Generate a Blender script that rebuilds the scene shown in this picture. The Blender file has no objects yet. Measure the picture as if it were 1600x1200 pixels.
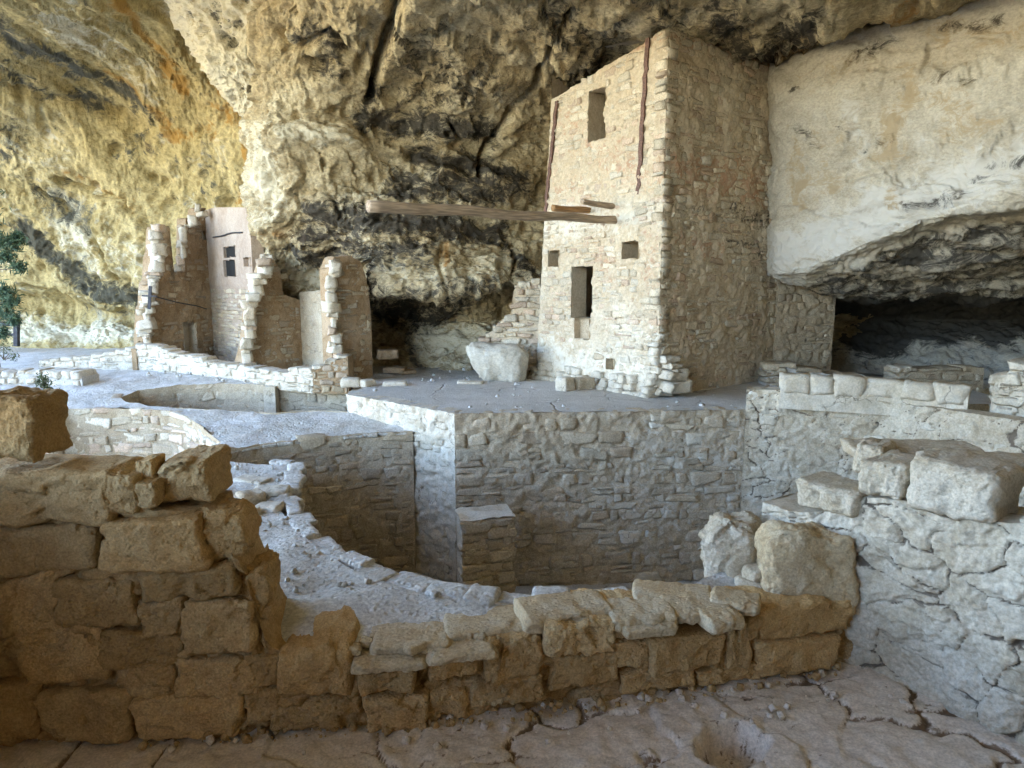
import bpy, math, random
import numpy as np
from mathutils import Vector, Matrix
from mathutils.geometry import delaunay_2d_cdt

random.seed(7)
rs = np.random.RandomState(11)
scene = bpy.context.scene
COL = scene.collection
rad = math.radians

# ------------------------------------------------------------------ camera, sky, sun, exposure
F_PX, PITCH, EYE = 1040.0, rad(8.48), 2.06      # focal length in px of a 1600 wide frame
cd = bpy.data.cameras.new('camera'); cam = bpy.data.objects.new('camera', cd); COL.objects.link(cam)
cam.location = (0, 0, EYE); cam.rotation_euler = (rad(90) - PITCH, 0, 0)
cd.sensor_width = 36.0; cd.lens = 36.0 * F_PX / 1600.0; cd.clip_start = 0.05; cd.clip_end = 3000
scene.camera = cam

SUN_EL, SUN_AZ = 58.0, 62.0                    # azimuth of the sun from +Y towards +X, degrees
world = bpy.data.worlds.new('World'); scene.world = world; world.use_nodes = True
wn = world.node_tree; wn.nodes.clear()
sky = wn.nodes.new('ShaderNodeTexSky'); sky.sky_type = 'NISHITA'; sky.sun_disc = False
sky.sun_elevation = rad(SUN_EL); sky.sun_rotation = rad(SUN_AZ)
bg = wn.nodes.new('ShaderNodeBackground'); bg.inputs['Strength'].default_value = 0.15
wo = wn.nodes.new('ShaderNodeOutputWorld')
wn.links.new(sky.outputs[0], bg.inputs[0]); wn.links.new(bg.outputs[0], wo.inputs[0])
sd = bpy.data.lights.new('sun', 'SUN'); sun = bpy.data.objects.new('sun', sd); COL.objects.link(sun)
sd.energy = 4.0; sd.angle = rad(0.5); sd.color = (1.0, 0.95, 0.86)
sdir = Vector((math.cos(rad(SUN_EL)) * math.sin(rad(SUN_AZ)), math.cos(rad(SUN_EL)) * math.cos(rad(SUN_AZ)), math.sin(rad(SUN_EL))))
sun.rotation_euler = sdir.to_track_quat('Z', 'Y').to_euler(); sun.location = (-30, 0, 40)
vs = scene.view_settings
vs.view_transform = 'Standard'; vs.look = 'None'; vs.gamma = 1.0; vs.use_curve_mapping = False
vs.exposure = 4.05
scene.cycles.max_bounces = 10; scene.cycles.diffuse_bounces = 8
scene.cycles.use_denoising = True

# ------------------------------------------------------------------ pixels of the photograph <-> world
CP, SP = math.cos(PITCH), math.sin(PITCH)
def ray(px, py):
    a, b = (px - 800.0) / F_PX, (600.0 - py) / F_PX
    return np.array([a, CP + b * SP, -SP + b * CP])
def at_y(px, py, y):
    r = ray(px, py); return np.array([0, 0, EYE]) + r * (y / r[1])
def at_z(px, py, z):
    r = ray(px, py); return np.array([0, 0, EYE]) + r * ((z - EYE) / r[2])
def at_f(px, py, fz):
    z = -0.4
    for _ in range(12):
        p = at_z(px, py, z); z = fz(p[0], p[1])
    return at_z(px, py, z)
def proj(p):
    p = np.asarray(p, float); q = p - np.array([0, 0, EYE])
    d = q[..., 1] * CP - q[..., 2] * SP; u = q[..., 1] * SP + q[..., 2] * CP
    d = np.where(d < 0.05, 0.05, d)
    return 800 + F_PX * q[..., 0] / d, 600 - F_PX * u / d

# ------------------------------------------------------------------ noise (numpy)
_pm = rs.permutation(512); _pm = np.concatenate([_pm, _pm, _pm])
_gr = rs.normal(size=(512, 3)); _gr /= np.linalg.norm(_gr, axis=1)[:, None]
def gnoise(p):
    p = np.asarray(p, float); i = np.floor(p).astype(np.int64); f = p - i
    w = f * f * f * (f * (f * 6 - 15) + 10); i &= 511
    out = np.zeros(p.shape[:-1])
    for dx in (0, 1):
        wx = w[..., 0] if dx else 1 - w[..., 0]
        hx = _pm[(i[..., 0] + dx) & 511]
        for dy in (0, 1):
            wy = w[..., 1] if dy else 1 - w[..., 1]
            hy = _pm[(hx + i[..., 1] + dy) & 511]
            for dz in (0, 1):
                wz = w[..., 2] if dz else 1 - w[..., 2]
                g = _gr[_pm[(hy + i[..., 2] + dz) & 511] & 511]
                out += wx * wy * wz * (g[..., 0] * (f[..., 0] - dx) + g[..., 1] * (f[..., 1] - dy) + g[..., 2] * (f[..., 2] - dz))
    return out * 1.5
def fbm(p, o=4, gain=0.5):
    a, t = 1.0, 0.0; p = np.asarray(p, float)
    for k in range(o):
        t = t + a * gnoise(p * (2.03 ** k) + 17.3 * k); a *= gain
    return t
def ridged(p, o=4, gain=0.5):
    a, t = 1.0, 0.0; p = np.asarray(p, float)
    for k in range(o):
        t = t + a * (1 - np.abs(gnoise(p * (2.1 ** k) + 31.7 * k)) * 2.2); a *= gain
    return t
def smooth(a, b, x):
    t = np.clip((x - a) / (b - a), 0, 1); return t * t * (3 - 2 * t)
def ledge(n, k):
    v = n * k; f = np.floor(v); return (f + smooth(0.55, 1.0, v - f)) / k
def worley(u, v, seed=0):
    """2-D cells: F1, F2-F1 and a random value for each cell"""
    iu, iv = np.floor(u).astype(np.int64), np.floor(v).astype(np.int64)
    f1 = np.full(u.shape, 9.0); f2 = np.full(u.shape, 9.0); cid = np.zeros(u.shape)
    for du in (-1, 0, 1):
        for dv in (-1, 0, 1):
            h = _pm[(_pm[(iu + du + seed) & 511] + iv + dv) & 511]
            cu = iu + du + 0.5 + 0.42 * _gr[h & 511, 0] * 1.4; cv = iv + dv + 0.5 + 0.42 * _gr[h & 511, 1] * 1.4
            d = np.hypot(u - cu, v - cv); new = d < f1
            f2 = np.where(new, f1, np.minimum(f2, d)); cid = np.where(new, (h & 511) / 511.0, cid); f1 = np.where(new, d, f1)
    return f1, f2 - f1, cid
def facet(u, v, seed=0, tilt=1.0):
    """broken rock: flat tilted faces meeting at sharp edges"""
    iu, iv = np.floor(u).astype(np.int64), np.floor(v).astype(np.int64)
    f1 = np.full(u.shape, 9.0); out = np.zeros(u.shape)
    for du in (-1, 0, 1):
        for dv in (-1, 0, 1):
            h = _pm[(_pm[(iu + du + seed) & 511] + iv + dv) & 511] & 511
            a = u - (iu + du + 0.5 + 0.58 * _gr[h, 0]); b = v - (iv + dv + 0.5 + 0.58 * _gr[h, 1])
            d = np.hypot(a, b); new = d < f1
            out = np.where(new, _gr[h, 2] * .7 + tilt * (_gr[(h * 7 + 3) & 511, 0] * a + _gr[(h * 7 + 3) & 511, 1] * b), out); f1 = np.where(new, d, f1)
    return out
def stroke(px, py, pts):
    """distance in pixels to a polyline"""
    d = np.full(px.shape, 1e9)
    for (a, b), (c, e) in zip(pts[:-1], pts[1:]):
        l2 = (c - a) ** 2 + (e - b) ** 2 + 1e-9
        t = np.clip(((px - a) * (c - a) + (py - b) * (e - b)) / l2, 0, 1)
        d = np.minimum(d, np.hypot(px - a - t * (c - a), py - b - t * (e - b)))
    return d

# ------------------------------------------------------------------ objects
def mesh_from(name, co, faces=None, quads=None, smoothed=True):
    me = bpy.data.meshes.new(name)
    co = np.ascontiguousarray(np.asarray(co, np.float32).reshape(-1, 3))
    if quads is not None:
        q = np.ascontiguousarray(np.asarray(quads, np.int32)); k = q.shape[1]
        me.vertices.add(len(co)); me.vertices.foreach_set('co', co.ravel())
        me.loops.add(q.size); me.loops.foreach_set('vertex_index', q.ravel())
        me.polygons.add(len(q)); me.polygons.foreach_set('loop_start', np.arange(0, q.size, k, dtype=np.int32))
        me.polygons.foreach_set('loop_total', np.full(len(q), k, np.int32))
        me.update(calc_edges=True)
    else:
        me.from_pydata([tuple(map(float, c)) for c in co], [], faces)
    me.polygons.foreach_set('use_smooth', [smoothed] * len(me.polygons))
    return me
def attr(me, name, values):
    a = me.attributes.new(name, 'FLOAT', 'POINT'); a.data.foreach_set('value', np.asarray(values, np.float32).ravel())
def link(name, me, mat, parent=None, loc=None):
    o = bpy.data.objects.new(name, me); COL.objects.link(o)
    if mat is not None and not me.materials: me.materials.append(mat)
    if parent is not None: o.parent = parent
    if loc is not None: o.location = loc
    return o
def thing(name, label, cat, group=None, loc=(0, 0, 0)):
    o = bpy.data.objects.new(name, None); COL.objects.link(o); o.empty_display_size = 0.1
    o.location = loc; o['label'] = label; o['category'] = cat; o['kind'] = 'thing'
    if group: o['group'] = group
    return o
def tag(o, label, cat, group=None):
    o['label'] = label; o['category'] = cat
    if group: o['group'] = group
    return o
def structure(o): o['kind'] = 'structure'; return o
def stuff(o): o['kind'] = 'stuff'; return o
def grid_quads(nu, nv, mask=None):
    i = np.arange(nu * nv).reshape(nu, nv)
    q = np.stack([i[:-1, :-1], i[1:, :-1], i[1:, 1:], i[:-1, 1:]], -1)
    if mask is not None: return q[mask]
    return q.reshape(-1, 4)

# ------------------------------------------------------------------ materials
MATS = {}
def N(nt, t, **kw):
    n = nt.nodes.new(t)
    for k, v in kw.items():
        if k in n.inputs: n.inputs[k].default_value = v
        else: setattr(n, k, v)
    return n
def mixc(nt, fac, a, b, mode='MIX'):
    m = nt.nodes.new('ShaderNodeMix'); m.data_type = 'RGBA'; m.blend_type = mode
    for s, x in ((m.inputs[0], fac), (m.inputs[6], a), (m.inputs[7], b)):
        if isinstance(x, bpy.types.NodeSocket): nt.links.new(x, s)
        elif isinstance(x, (int, float)): s.default_value = x
        else: s.default_value = (*x, 1)
    return m.outputs[2]
def mth(nt, op, a, b=None, c=None):
    m = nt.nodes.new('ShaderNodeMath'); m.operation = op
    for s, x in zip(m.inputs, (a, b, c)):
        if x is None: continue
        if isinstance(x, bpy.types.NodeSocket): nt.links.new(x, s)
        else: s.default_value = x
    return m.outputs[0]
def rng(nt, x, a, b, lo=0.0, hi=1.0):
    m = nt.nodes.new('ShaderNodeMapRange'); m.interpolation_type = 'SMOOTHSTEP'
    nt.links.new(x, m.inputs[0])
    for k, v in zip((1, 2, 3, 4), (a, b, lo, hi)): m.inputs[k].default_value = v
    return m.outputs[0]
def rock_mat(name, c1, c2, c3, big=0.9, mid=4.0, fine=28.0, bump=0.5, dist=0.02, stain=None, rust=None, pale=None,
             rand=0.0, shades=None, cracks=0.0, crack_scale=3.0, strata=1.0, speck=0.25, pits=0.0, rough=0.95):
    m = bpy.data.materials.new(name); m.use_nodes = True; nt = m.node_tree; nt.nodes.clear()
    out = N(nt, 'ShaderNodeOutputMaterial'); bs = N(nt, 'ShaderNodeBsdfPrincipled')
    bs.inputs['Roughness'].default_value = rough; bs.inputs['Specular IOR Level'].default_value = 0.15
    nt.links.new(bs.outputs[0], out.inputs[0])
    geo = N(nt, 'ShaderNodeNewGeometry'); mp = N(nt, 'ShaderNodeMapping')
    nt.links.new(geo.outputs['Position'], mp.inputs[0]); mp.inputs['Scale'].default_value = (1, 1, strata)
    def noise(s, d=6, r=0.6, w=0.0, src=None):
        n = N(nt, 'ShaderNodeTexNoise'); n.inputs['Scale'].default_value = s; n.inputs['Detail'].default_value = d
        n.inputs['Roughness'].default_value = r; n.inputs['Distortion'].default_value = w
        nt.links.new(src or mp.outputs[0], n.inputs['Vector']); return n.outputs['Fac']
    nb, nm, nf = noise(big, 5, .6, .6), noise(mid, 8, .65, .4), noise(fine, 6, .7)
    col = mixc(nt, rng(nt, nm, .36, .64), c1, c2)
    col = mixc(nt, rng(nt, nb, .46, .66), col, c3)
    if shades:
        oi = N(nt, 'ShaderNodeObjectInfo')
        r = mth(nt, 'FRACT', mth(nt, 'ADD', oi.outputs['Random'], geo.outputs['Random Per Island']))
        cr = N(nt, 'ShaderNodeValToRGB'); cr.color_ramp.interpolation = 'CONSTANT'
        for k, s in enumerate(shades):
            e = cr.color_ramp.elements[k] if k < 2 else cr.color_ramp.elements.new(k / len(shades))
            e.position = k / len(shades); e.color = (*s, 1)
        nt.links.new(r, cr.inputs[0])
        col = mixc(nt, rand, col, cr.outputs[0])
        v = rng(nt, mth(nt, 'FRACT', mth(nt, 'MULTIPLY', r, 17.37)), 0, 1, .82, 1.12)
        vv = N(nt, 'ShaderNodeVectorMath'); vv.operation = 'SCALE'; nt.links.new(col, vv.inputs[0]); nt.links.new(v, vv.inputs['Scale']); col = vv.outputs[0]
    sp = rng(nt, nf, .3, .7, 1 - speck, 1 + speck * .6)
    v2 = N(nt, 'ShaderNodeVectorMath'); v2.operation = 'SCALE'; nt.links.new(col, v2.inputs[0]); nt.links.new(sp, v2.inputs['Scale']); col = v2.outputs[0]
    for key, c, lo in ((('pale', pale, .5)), ('rust', rust, .5), ('stain', stain, .5)):
        if c is None: continue
        a = N(nt, 'ShaderNodeAttribute'); a.attribute_name = key
        nn = noise(mid * 1.3, 12, .78, .9)
        f = rng(nt, mth(nt, 'ADD', a.outputs['Fac'], mth(nt, 'MULTIPLY', mth(nt, 'SUBTRACT', nn, .5), 3.4)), .30, .85)
        f = mth(nt, 'MULTIPLY', f, rng(nt, a.outputs['Fac'], .02, .30))
        col = mixc(nt, mth(nt, 'MULTIPLY', f, .92), col, c)
    hgt = mth(nt, 'ADD', mth(nt, 'MULTIPLY', nm, 1.0), mth(nt, 'MULTIPLY', nf, .45))
    if pits:
        vo = N(nt, 'ShaderNodeTexVoronoi'); vo.inputs['Scale'].default_value = fine * .5
        nt.links.new(mp.outputs[0], vo.inputs['Vector'])
        hgt = mth(nt, 'ADD', hgt, mth(nt, 'MULTIPLY', rng(nt, vo.outputs['Distance'], 0, .45), pits))
    if cracks:
        dn = N(nt, 'ShaderNodeTexNoise'); dn.inputs['Scale'].default_value = crack_scale * 2.2; dn.inputs['Detail'].default_value = 4
        nt.links.new(geo.outputs['Position'], dn.inputs['Vector'])
        ad = N(nt, 'ShaderNodeVectorMath'); ad.operation = 'MULTIPLY_ADD'; nt.links.new(dn.outputs['Color'], ad.inputs[0])
        ad.inputs[1].default_value = (.35, .35, .35); nt.links.new(geo.outputs['Position'], ad.inputs[2])
        vo = N(nt, 'ShaderNodeTexVoronoi'); vo.feature = 'DISTANCE_TO_EDGE'; vo.inputs['Scale'].default_value = crack_scale
        nt.links.new(ad.outputs[0], vo.inputs['Vector'])
        ck = mth(nt, 'MULTIPLY', rng(nt, vo.outputs['Distance'], .0, .022, 1, 0), rng(nt, noise(crack_scale * .9, 2), .45, .6))
        col = mixc(nt, mth(nt, 'MULTIPLY', ck, cracks), col, (c2[0] * .25, c2[1] * .22, c2[2] * .2))
        hgt = mth(nt, 'SUBTRACT', hgt, mth(nt, 'MULTIPLY', ck, .8))
    bp = N(nt, 'ShaderNodeBump'); bp.inputs['Strength'].default_value = bump; bp.inputs['Distance'].default_value = dist
    nt.links.new(hgt, bp.inputs['Height']); nt.links.new(bp.outputs[0], bs.inputs['Normal'])
    nt.links.new(col, bs.inputs['Base Color'])
    MATS[name] = m; return m
SANDS = [(.47, .39, .28), (.43, .35, .24), (.52, .45, .34), (.40, .31, .22), (.46, .37, .29), (.36, .30, .23), (.50, .40, .27), (.45, .40, .33)]
M_cliff = rock_mat('cliff_sandstone', (.48, .39, .24), (.36, .28, .16), (.55, .47, .32), big=.5, mid=2.6, fine=14, bump=.85, dist=.07,
                   stain=(.035, .031, .028), rust=(.36, .20, .07), pale=(.62, .56, .42), strata=1.5, speck=.35, pits=.25)
M_alcove = rock_mat('alcove_sandstone', (.48, .38, .18), (.34, .265, .12), (.54, .44, .23), big=.35, mid=1.7, fine=9, bump=.9, dist=.10,
                    stain=(.06, .06, .05), rust=(.36, .20, .05), pale=(.66, .61, .46), strata=1.2, speck=.30, pits=.3)
M_block = rock_mat('pale_sandstone', (.54, .50, .42), (.45, .41, .34), (.58, .55, .48), big=.7, mid=1.8, fine=20, bump=.8, dist=.04,
                   stain=(.045, .043, .041), rust=(.42, .34, .23), pale=(.61, .605, .585), strata=1.6, speck=.22)
M_mortar = rock_mat('mud_mortar', (.44, .36, .26), (.37, .30, .21), (.48, .41, .31), big=1.2, mid=6, fine=40, bump=.7, dist=.02, speck=.3)
M_tmortar = rock_mat('tower_mortar', (.60, .51, .38), (.53, .43, .31), (.63, .55, .43), big=.8, mid=5, fine=24, bump=.55, dist=.02, speck=.2, rust=(.45, .28, .19), stain=(.09, .08, .07), pale=(.70, .66, .57))
M_white = rock_mat('white_plaster', (.63, .57, .475), (.53, .465, .36), (.67, .625, .54), big=1.4, mid=6, fine=36, bump=.7, dist=.02, speck=.2, cracks=.6, crack_scale=2.6)
M_pink = rock_mat('pink_plaster', (.42, .335, .265), (.35, .27, .21), (.45, .37, .30), big=.8, mid=5, fine=30, bump=.4, dist=.015, speck=.2)
M_stone = rock_mat('building_stone', SANDS[0], SANDS[1], SANDS[2], big=1.5, mid=7, fine=45, bump=.65, dist=.015, rand=.75, shades=SANDS, speck=.3)
M_tstone = rock_mat('tower_stone', (.61, .53, .41), (.55, .46, .34), (.65, .58, .47), big=.7, mid=6, fine=40, bump=.7, dist=.015, rand=.55,
                    shades=[(.62, .55, .43), (.57, .48, .36), (.66, .60, .49), (.52, .37, .28), (.63, .56, .44), (.54, .47, .37), (.60, .45, .35), (.67, .62, .53)], speck=.3, rust=(.45, .28, .19))
M_gstone = rock_mat('kiva_stone', (.53, .45, .34), (.47, .39, .29), (.57, .50, .39), big=1.1, mid=6, fine=38, bump=.75, dist=.018, rand=.55,
                    shades=[(.53, .44, .32), (.50, .43, .34), (.57, .50, .39), (.47, .37, .27), (.55, .48, .38), (.51, .42, .30)], speck=.3)
M_near = rock_mat('near_sandstone', (.52, .345, .16), (.42, .26, .11), (.56, .40, .21), big=2.2, mid=9, fine=60, bump=1.0, dist=.022, pits=.3, rand=.3,
                  shades=[(.53, .35, .165), (.46, .295, .13), (.58, .42, .23)], speck=.3)
M_nearm = rock_mat('near_mortar', (.50, .335, .16), (.40, .25, .11), (.54, .38, .20), big=2, mid=9, fine=60, bump=1.0, dist=.022, speck=.3)
M_cap = rock_mat('pale_capstone', (.53, .455, .345), (.45, .37, .26), (.58, .51, .41), big=1.6, mid=7, fine=45, bump=.9, dist=.02, speck=.28, pits=.25, rust=(.42, .27, .12))
M_ground = rock_mat('packed_ground', (.54, .52, .49), (.48, .46, .43), (.58, .56, .54), big=.6, mid=5, fine=36, bump=.8, dist=.025, speck=.25, cracks=.55, crack_scale=.8, pits=.2)
M_rim = rock_mat('rim_plaster', (.62, .60, .56), (.50, .47, .42), (.67, .65, .62), big=1.1, mid=7, fine=30, bump=1.0, dist=.03, speck=.3, pits=.4)
M_room = rock_mat('mud_floor', (.68, .59, .50), (.58, .49, .40), (.71, .63, .55), big=1.6, mid=8, fine=50, bump=.6, dist=.012, speck=.25, stain=(.16, .10, .06))
M_outer = rock_mat('canyon_ground', (.44, .36, .22), (.26, .24, .13), (.46, .38, .24), big=.2, mid=1, fine=6, bump=.3, dist=.05, speck=.2)
def plain(name, c, rough=.8, metal=0.0, streak=None):
    m = bpy.data.materials.new(name); m.use_nodes = True; nt = m.node_tree; b = nt.nodes['Principled BSDF']
    b.inputs['Roughness'].default_value = rough; b.inputs['Metallic'].default_value = metal
    tc = N(nt, 'ShaderNodeTexCoord'); mp = N(nt, 'ShaderNodeMapping'); nt.links.new(tc.outputs['Object'], mp.inputs[0])
    mp.inputs['Scale'].default_value = streak or (12, 12, 12)
    n = N(nt, 'ShaderNodeTexNoise'); n.inputs['Scale'].default_value = 1.0; n.inputs['Detail'].default_value = 8; nt.links.new(mp.outputs[0], n.inputs['Vector'])
    col = mixc(nt, rng(nt, n.outputs['Fac'], .35, .65), tuple(x * .55 for x in c), c)
    nt.links.new(col, b.inputs['Base Color'])
    bp = N(nt, 'ShaderNodeBump'); bp.inputs['Strength'].default_value = .6; bp.inputs['Distance'].default_value = .01
    nt.links.new(n.outputs['Fac'], bp.inputs['Height']); nt.links.new(bp.outputs[0], b.inputs['Normal'])
    return m
M_wood = plain('weathered_wood', (.50, .38, .27), .85, 0, (3, 40, 40))
M_wood2 = plain('orange_wood', (.40, .22, .09), .85, 0, (3, 40, 40))
M_rusty = plain('rusty_steel', (.20, .11, .085), .7, .2, (30, 30, 30))
M_dark = plain('dark_steel', (.05, .05, .06), .6, .5)
M_bark = plain('bark', (.16, .11, .08), .95)
M_needle = plain('pine_needles', (.09, .15, .08), .8)
M_leaf = plain('shrub_leaves', (.11, .14, .065), .8)

# ------------------------------------------------------------------ rock surfaces
def catmull(C, n, axis, sharp=0.0):
    C = np.moveaxis(C, axis, 0); m = len(C)
    t = np.linspace(0, m - 1, n); i = np.clip(np.floor(t).astype(int), 0, m - 2); f = (t - i)[(...,) + (None,) * (C.ndim - 1)]
    p0, p1, p2, p3 = C[np.maximum(i - 1, 0)], C[i], C[i + 1], C[np.minimum(i + 2, m - 1)]
    cr = .5 * (2 * p1 + (p2 - p0) * f + (2 * p0 - 5 * p1 + 4 * p2 - p3) * f ** 2 + (3 * p1 - p0 - 3 * p2 + p3) * f ** 3)
    li = p1 + (p2 - p1) * f
    return np.moveaxis(cr * (1 - sharp) + li * sharp, 0, axis)
def grid_normals(P):
    du = np.gradient(P, axis=0); dv = np.gradient(P, axis=1)
    n = np.cross(du, dv); l = np.linalg.norm(n, axis=-1, keepdims=True); return n / np.maximum(l, 1e-9)
def relief(name, rows, nu, nv, mat, disp, toward=(0, 0, EYE), sharp=0.35, attrs=None, parent=None):
    """rows: list of lists of world points; rows run down, columns run right"""
    C = np.array(rows, float)
    P = catmull(catmull(C, nv, 0, sharp), nu, 1, sharp)
    n = grid_normals(P)
    s = np.sign(np.median(np.sum(n * (np.array(toward) - P), -1))); n *= s if s else 1
    # average the normal over a neighbourhood so that the folds do not tear
    for _ in range(3):
        n[1:-1] = (n[:-2] + n[1:-1] * 2 + n[2:]) / 4; n[:, 1:-1] = (n[:, :-2] + n[:, 1:-1] * 2 + n[:, 2:]) / 4
    n /= np.maximum(np.linalg.norm(n, axis=-1, keepdims=True), 1e-9)
    px, py = proj(P)
    h = disp(P, px, py); Q = P + n * h[..., None]
    q = grid_quads(nv, nu)
    if s < 0: q = q[:, ::-1]
    me = mesh_from(name, Q, quads=q)
    for k, f in (attrs or {}).items(): attr(me, k, f(P, px, py, h))
    return link(name, me, mat, parent)
def px_rows(xs, rows):
    return [[at_y(x, py, d) for x, d in zip(xs, ds)] if not isinstance(py, (list, tuple)) else [at_y(x, y, d) for x, y, d in zip(xs, py, ds)] for py, ds in rows]
def blots(px, py, spec):
    t = np.zeros(px.shape); q = np.stack([px * .012, py * .02, 0 * px], -1)
    px = px + 16 * fbm(q + 3, 3); py = py + 12 * fbm(q + 60, 3)
    for pts, w, a in spec: t = np.maximum(t, a * np.exp(-(stroke(px, py, pts) / w) ** 2))
    return t

# main ceiling and back wall behind the tower
xs = [395, 410, 450, 520, 600, 700, 800, 900, 1050, 1240, 1420, 1640]
rowsA = [[(-5.5 + 1.4 * i, -9, -1.5) for i in range(12)],
         [(-5.5 + 1.4 * i, -8.5, 4) for i in range(12)],
         [(-5.5 + 1.4 * i, -5, 7.0) for i in range(12)],
         [(-5.5 + 1.35 * i, 2, 7.4) for i in range(12)]]
rowsA += px_rows(xs, [
    (-130, [13.2, 13.0, 12.4, 11.4, 10.3, 9.4, 8.9, 8.6, 8.4, 8.3, 8.3, 8.4]),
    (0,    [14.9, 14.2, 13.8, 13.3, 12.9, 12.2, 11.7, 11.4, 11.2, 11.0, 10.6, 10.2]),
    (100,  [15.5, 15.0, 14.7, 14.5, 14.6, 14.4, 14.3, 14.3, 14.4, 14.5, 14.6, 14.6]),
    (175,  [16.2, 15.4, 15.1, 15.1, 15.5, 15.5, 16.0, 16.9, 17.4, 17.4, 17.4, 17.4]),
    (250,  [16.6, 15.6, 15.2, 15.2, 15.7, 15.9, 16.4, 17.2, 17.8, 17.8, 18, 18]),
    (330,  [17.2, 16.0, 15.5, 15.3, 15.4, 15.7, 16.2, 16.9, 17.8, 18, 18, 18]),
    (395,  [18.0, 16.7, 16.2, 15.9, 15.3, 15.4, 15.9, 16.7, 17.8, 18, 18, 18]),
    (424,  [18.2, 17.5, 17.1, 16.6, 15.2, 15.1, 15.6, 16.6, 17.8, 18, 18, 18]),
    ([470, 470, 470, 466, 456, 454, 444, 436, 450, 450, 450, 450], [18.3, 17.9, 17.6, 17.0, 15.3, 15.0, 15.5, 16.6, 17.8, 18, 18, 18]),
    ([480, 480, 480, 478, 466, 464, 454, 446, 470, 470, 470, 470], [18.3, 18.0, 17.7, 17.4, 17.0, 16.7, 16.8, 17.4, 18, 18, 18, 18]),
    (500,  [18.3, 18.0, 17.8, 17.8, 18.6, 18.2, 18.0, 18.0, 18, 18, 18, 18]),
    (545,  [18.3, 18.0, 17.8, 17.8, 18.2, 17.5, 17.4, 17.6, 18, 18, 18, 18]),
    (600,  [18.0, 17.8, 17.6, 17.4, 17.3, 16.5, 16.8, 17.2, 18, 18, 18, 18])])
def dispA(P, px, py):
    inv = smooth(-220, -60, py)
    S = np.array([.75, .75, 1.5])
    w1, w2 = .35 * fbm(P * 1.1 + 7, 3), .35 * fbm(P * 1.1 + 70, 3)
    uu, vv = P[..., 0] + w1, P[..., 1] * .6 + P[..., 2] * 1.3 + w2
    h = .24 * fbm(P * .5, 3) + .15 * facet(uu * .7, vv * .75, 4) + .085 * facet(uu * 1.9, vv * 2.4, 14) + .13 * ledge(fbm(P * S * 1.1 + 5, 3), 4) + .07 * ledge(fbm(P * S * 2.6 + 9, 3), 3)
    rough = .35 + .9 * smooth(0.0, .5, fbm(P * .4 + 40, 2) + .35 * smooth(120, 260, py))
    h += rough * (.045 * facet(uu * 5, vv * 7, 24) + .03 * ridged(P * S * 3.4 + 3, 4) + .022 * fbm(P * S * 11, 3))
    # sockets weathered out of the face
    f1, _, c = worley(P[..., 0] * 2.2 + P[..., 1], P[..., 2] * 2.6, 5)
    h -= .16 * smooth(.36, .05, f1) * (c > .74)
    crack = [([(622, -20), (612, 40), (590, 90), (578, 150)], 7, .6), ([(893, 30), (855, 80), (835, 130), (798, 165), (780, 205), (752, 245), (748, 275)], 3.2, .55),
             ([(690, 384), (686, 410), (688, 440), (702, 462)], 2.5, .12), ([(800, 375), (806, 410), (800, 440), (772, 462)], 3, .2), ([(640, 245), (660, 238), (690, 250), (735, 270)], 8, .30),
             ([(410, 190), (440, 192), (500, 190)], 6, .12), ([(486, 95), (500, 103), (515, 92)], 9, .35), ([(430, 50), (445, 70), (470, 75), (520, 42), (545, 78)], 6, .28), ([(560, 105), (575, 70)], 8, .2)]
    for pts, w, a in crack: h -= a * np.exp(-(stroke(px + 5 * gnoise(P * 3), py + 5 * gnoise(P * 3 + 9), pts) / w) ** 2)
    h += .5 * np.exp(-(stroke(px, py, [(655, -30), (640, 40), (606, 90), (590, 150)]) / 26) ** 2) * .5      # slab edge right of the long crack
    h += .22 * np.exp(-(stroke(px, py, [(430, 205), (520, 205), (560, 230)]) / 24) ** 2)
    return h * (.35 + .65 * inv)
stA = [([(560, 182), (640, 190), (760, 205)], 26, .85), ([(650, 245), (700, 255), (790, 270)], 20, .95), ([(620, 290), (700, 300), (800, 290)], 34, .72), ([(490, 335), (560, 345), (640, 352), (780, 365)], 30, .85),
       ([(470, 372), (600, 400), (660, 395)], 26, .75), ([(790, 360), (800, 400), (828, 420)], 16, .7), ([(470, 55), (520, 45), (540, 75)], 20, .7), ([(495, 100), (540, 105)], 14, .7), ([(440, 395), (520, 412)], 12, .8),
       ([(640, 60), (740, 120), (660, 150)], 60, .46), ([(850, 30), (960, 80), (900, 130)], 46, .48), ([(1130, 40), (1190, 80), (1260, 30)], 34, .7), ([(1000, 10), (1060, 30)], 40, .4), ([(585, 130), (575, 165)], 12, .8),
       ([(590, 480), (640, 492), (700, 480)], 26, .8), ([(640, 510), (660, 575)], 14, .6), ([(575, 410), (580, 470)], 14, .7), ([(600, 455), (690, 452), (780, 440)], 12, .55)]
cliff = structure(relief('cliff_overhang', rowsA, 480, 450, M_cliff, dispA, attrs={
    'stain': lambda P, px, py, h: np.where(py > -60, 1.05 * blots(px, py, stA) + .05, 0) ,
    'pale': lambda P, px, py, h: blots(px, py, [([(410, 200), (420, 260), (418, 330)], 26, .8), ([(470, 215), (520, 215)], 26, .7), ([(620, 420), (700, 430), (780, 425)], 30, .45), ([(440, 420), (500, 440)], 30, .8), ([(680, 530), (780, 550)], 50, .8)]),
    'rust': lambda P, px, py, h: blots(px, py, [([(430, 370), (520, 380)], 18, .45), ([(1180, 90), (1300, 60), (1420, 20)], 14, .6), ([(690, 385), (692, 410)], 9, .8)])}))

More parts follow.
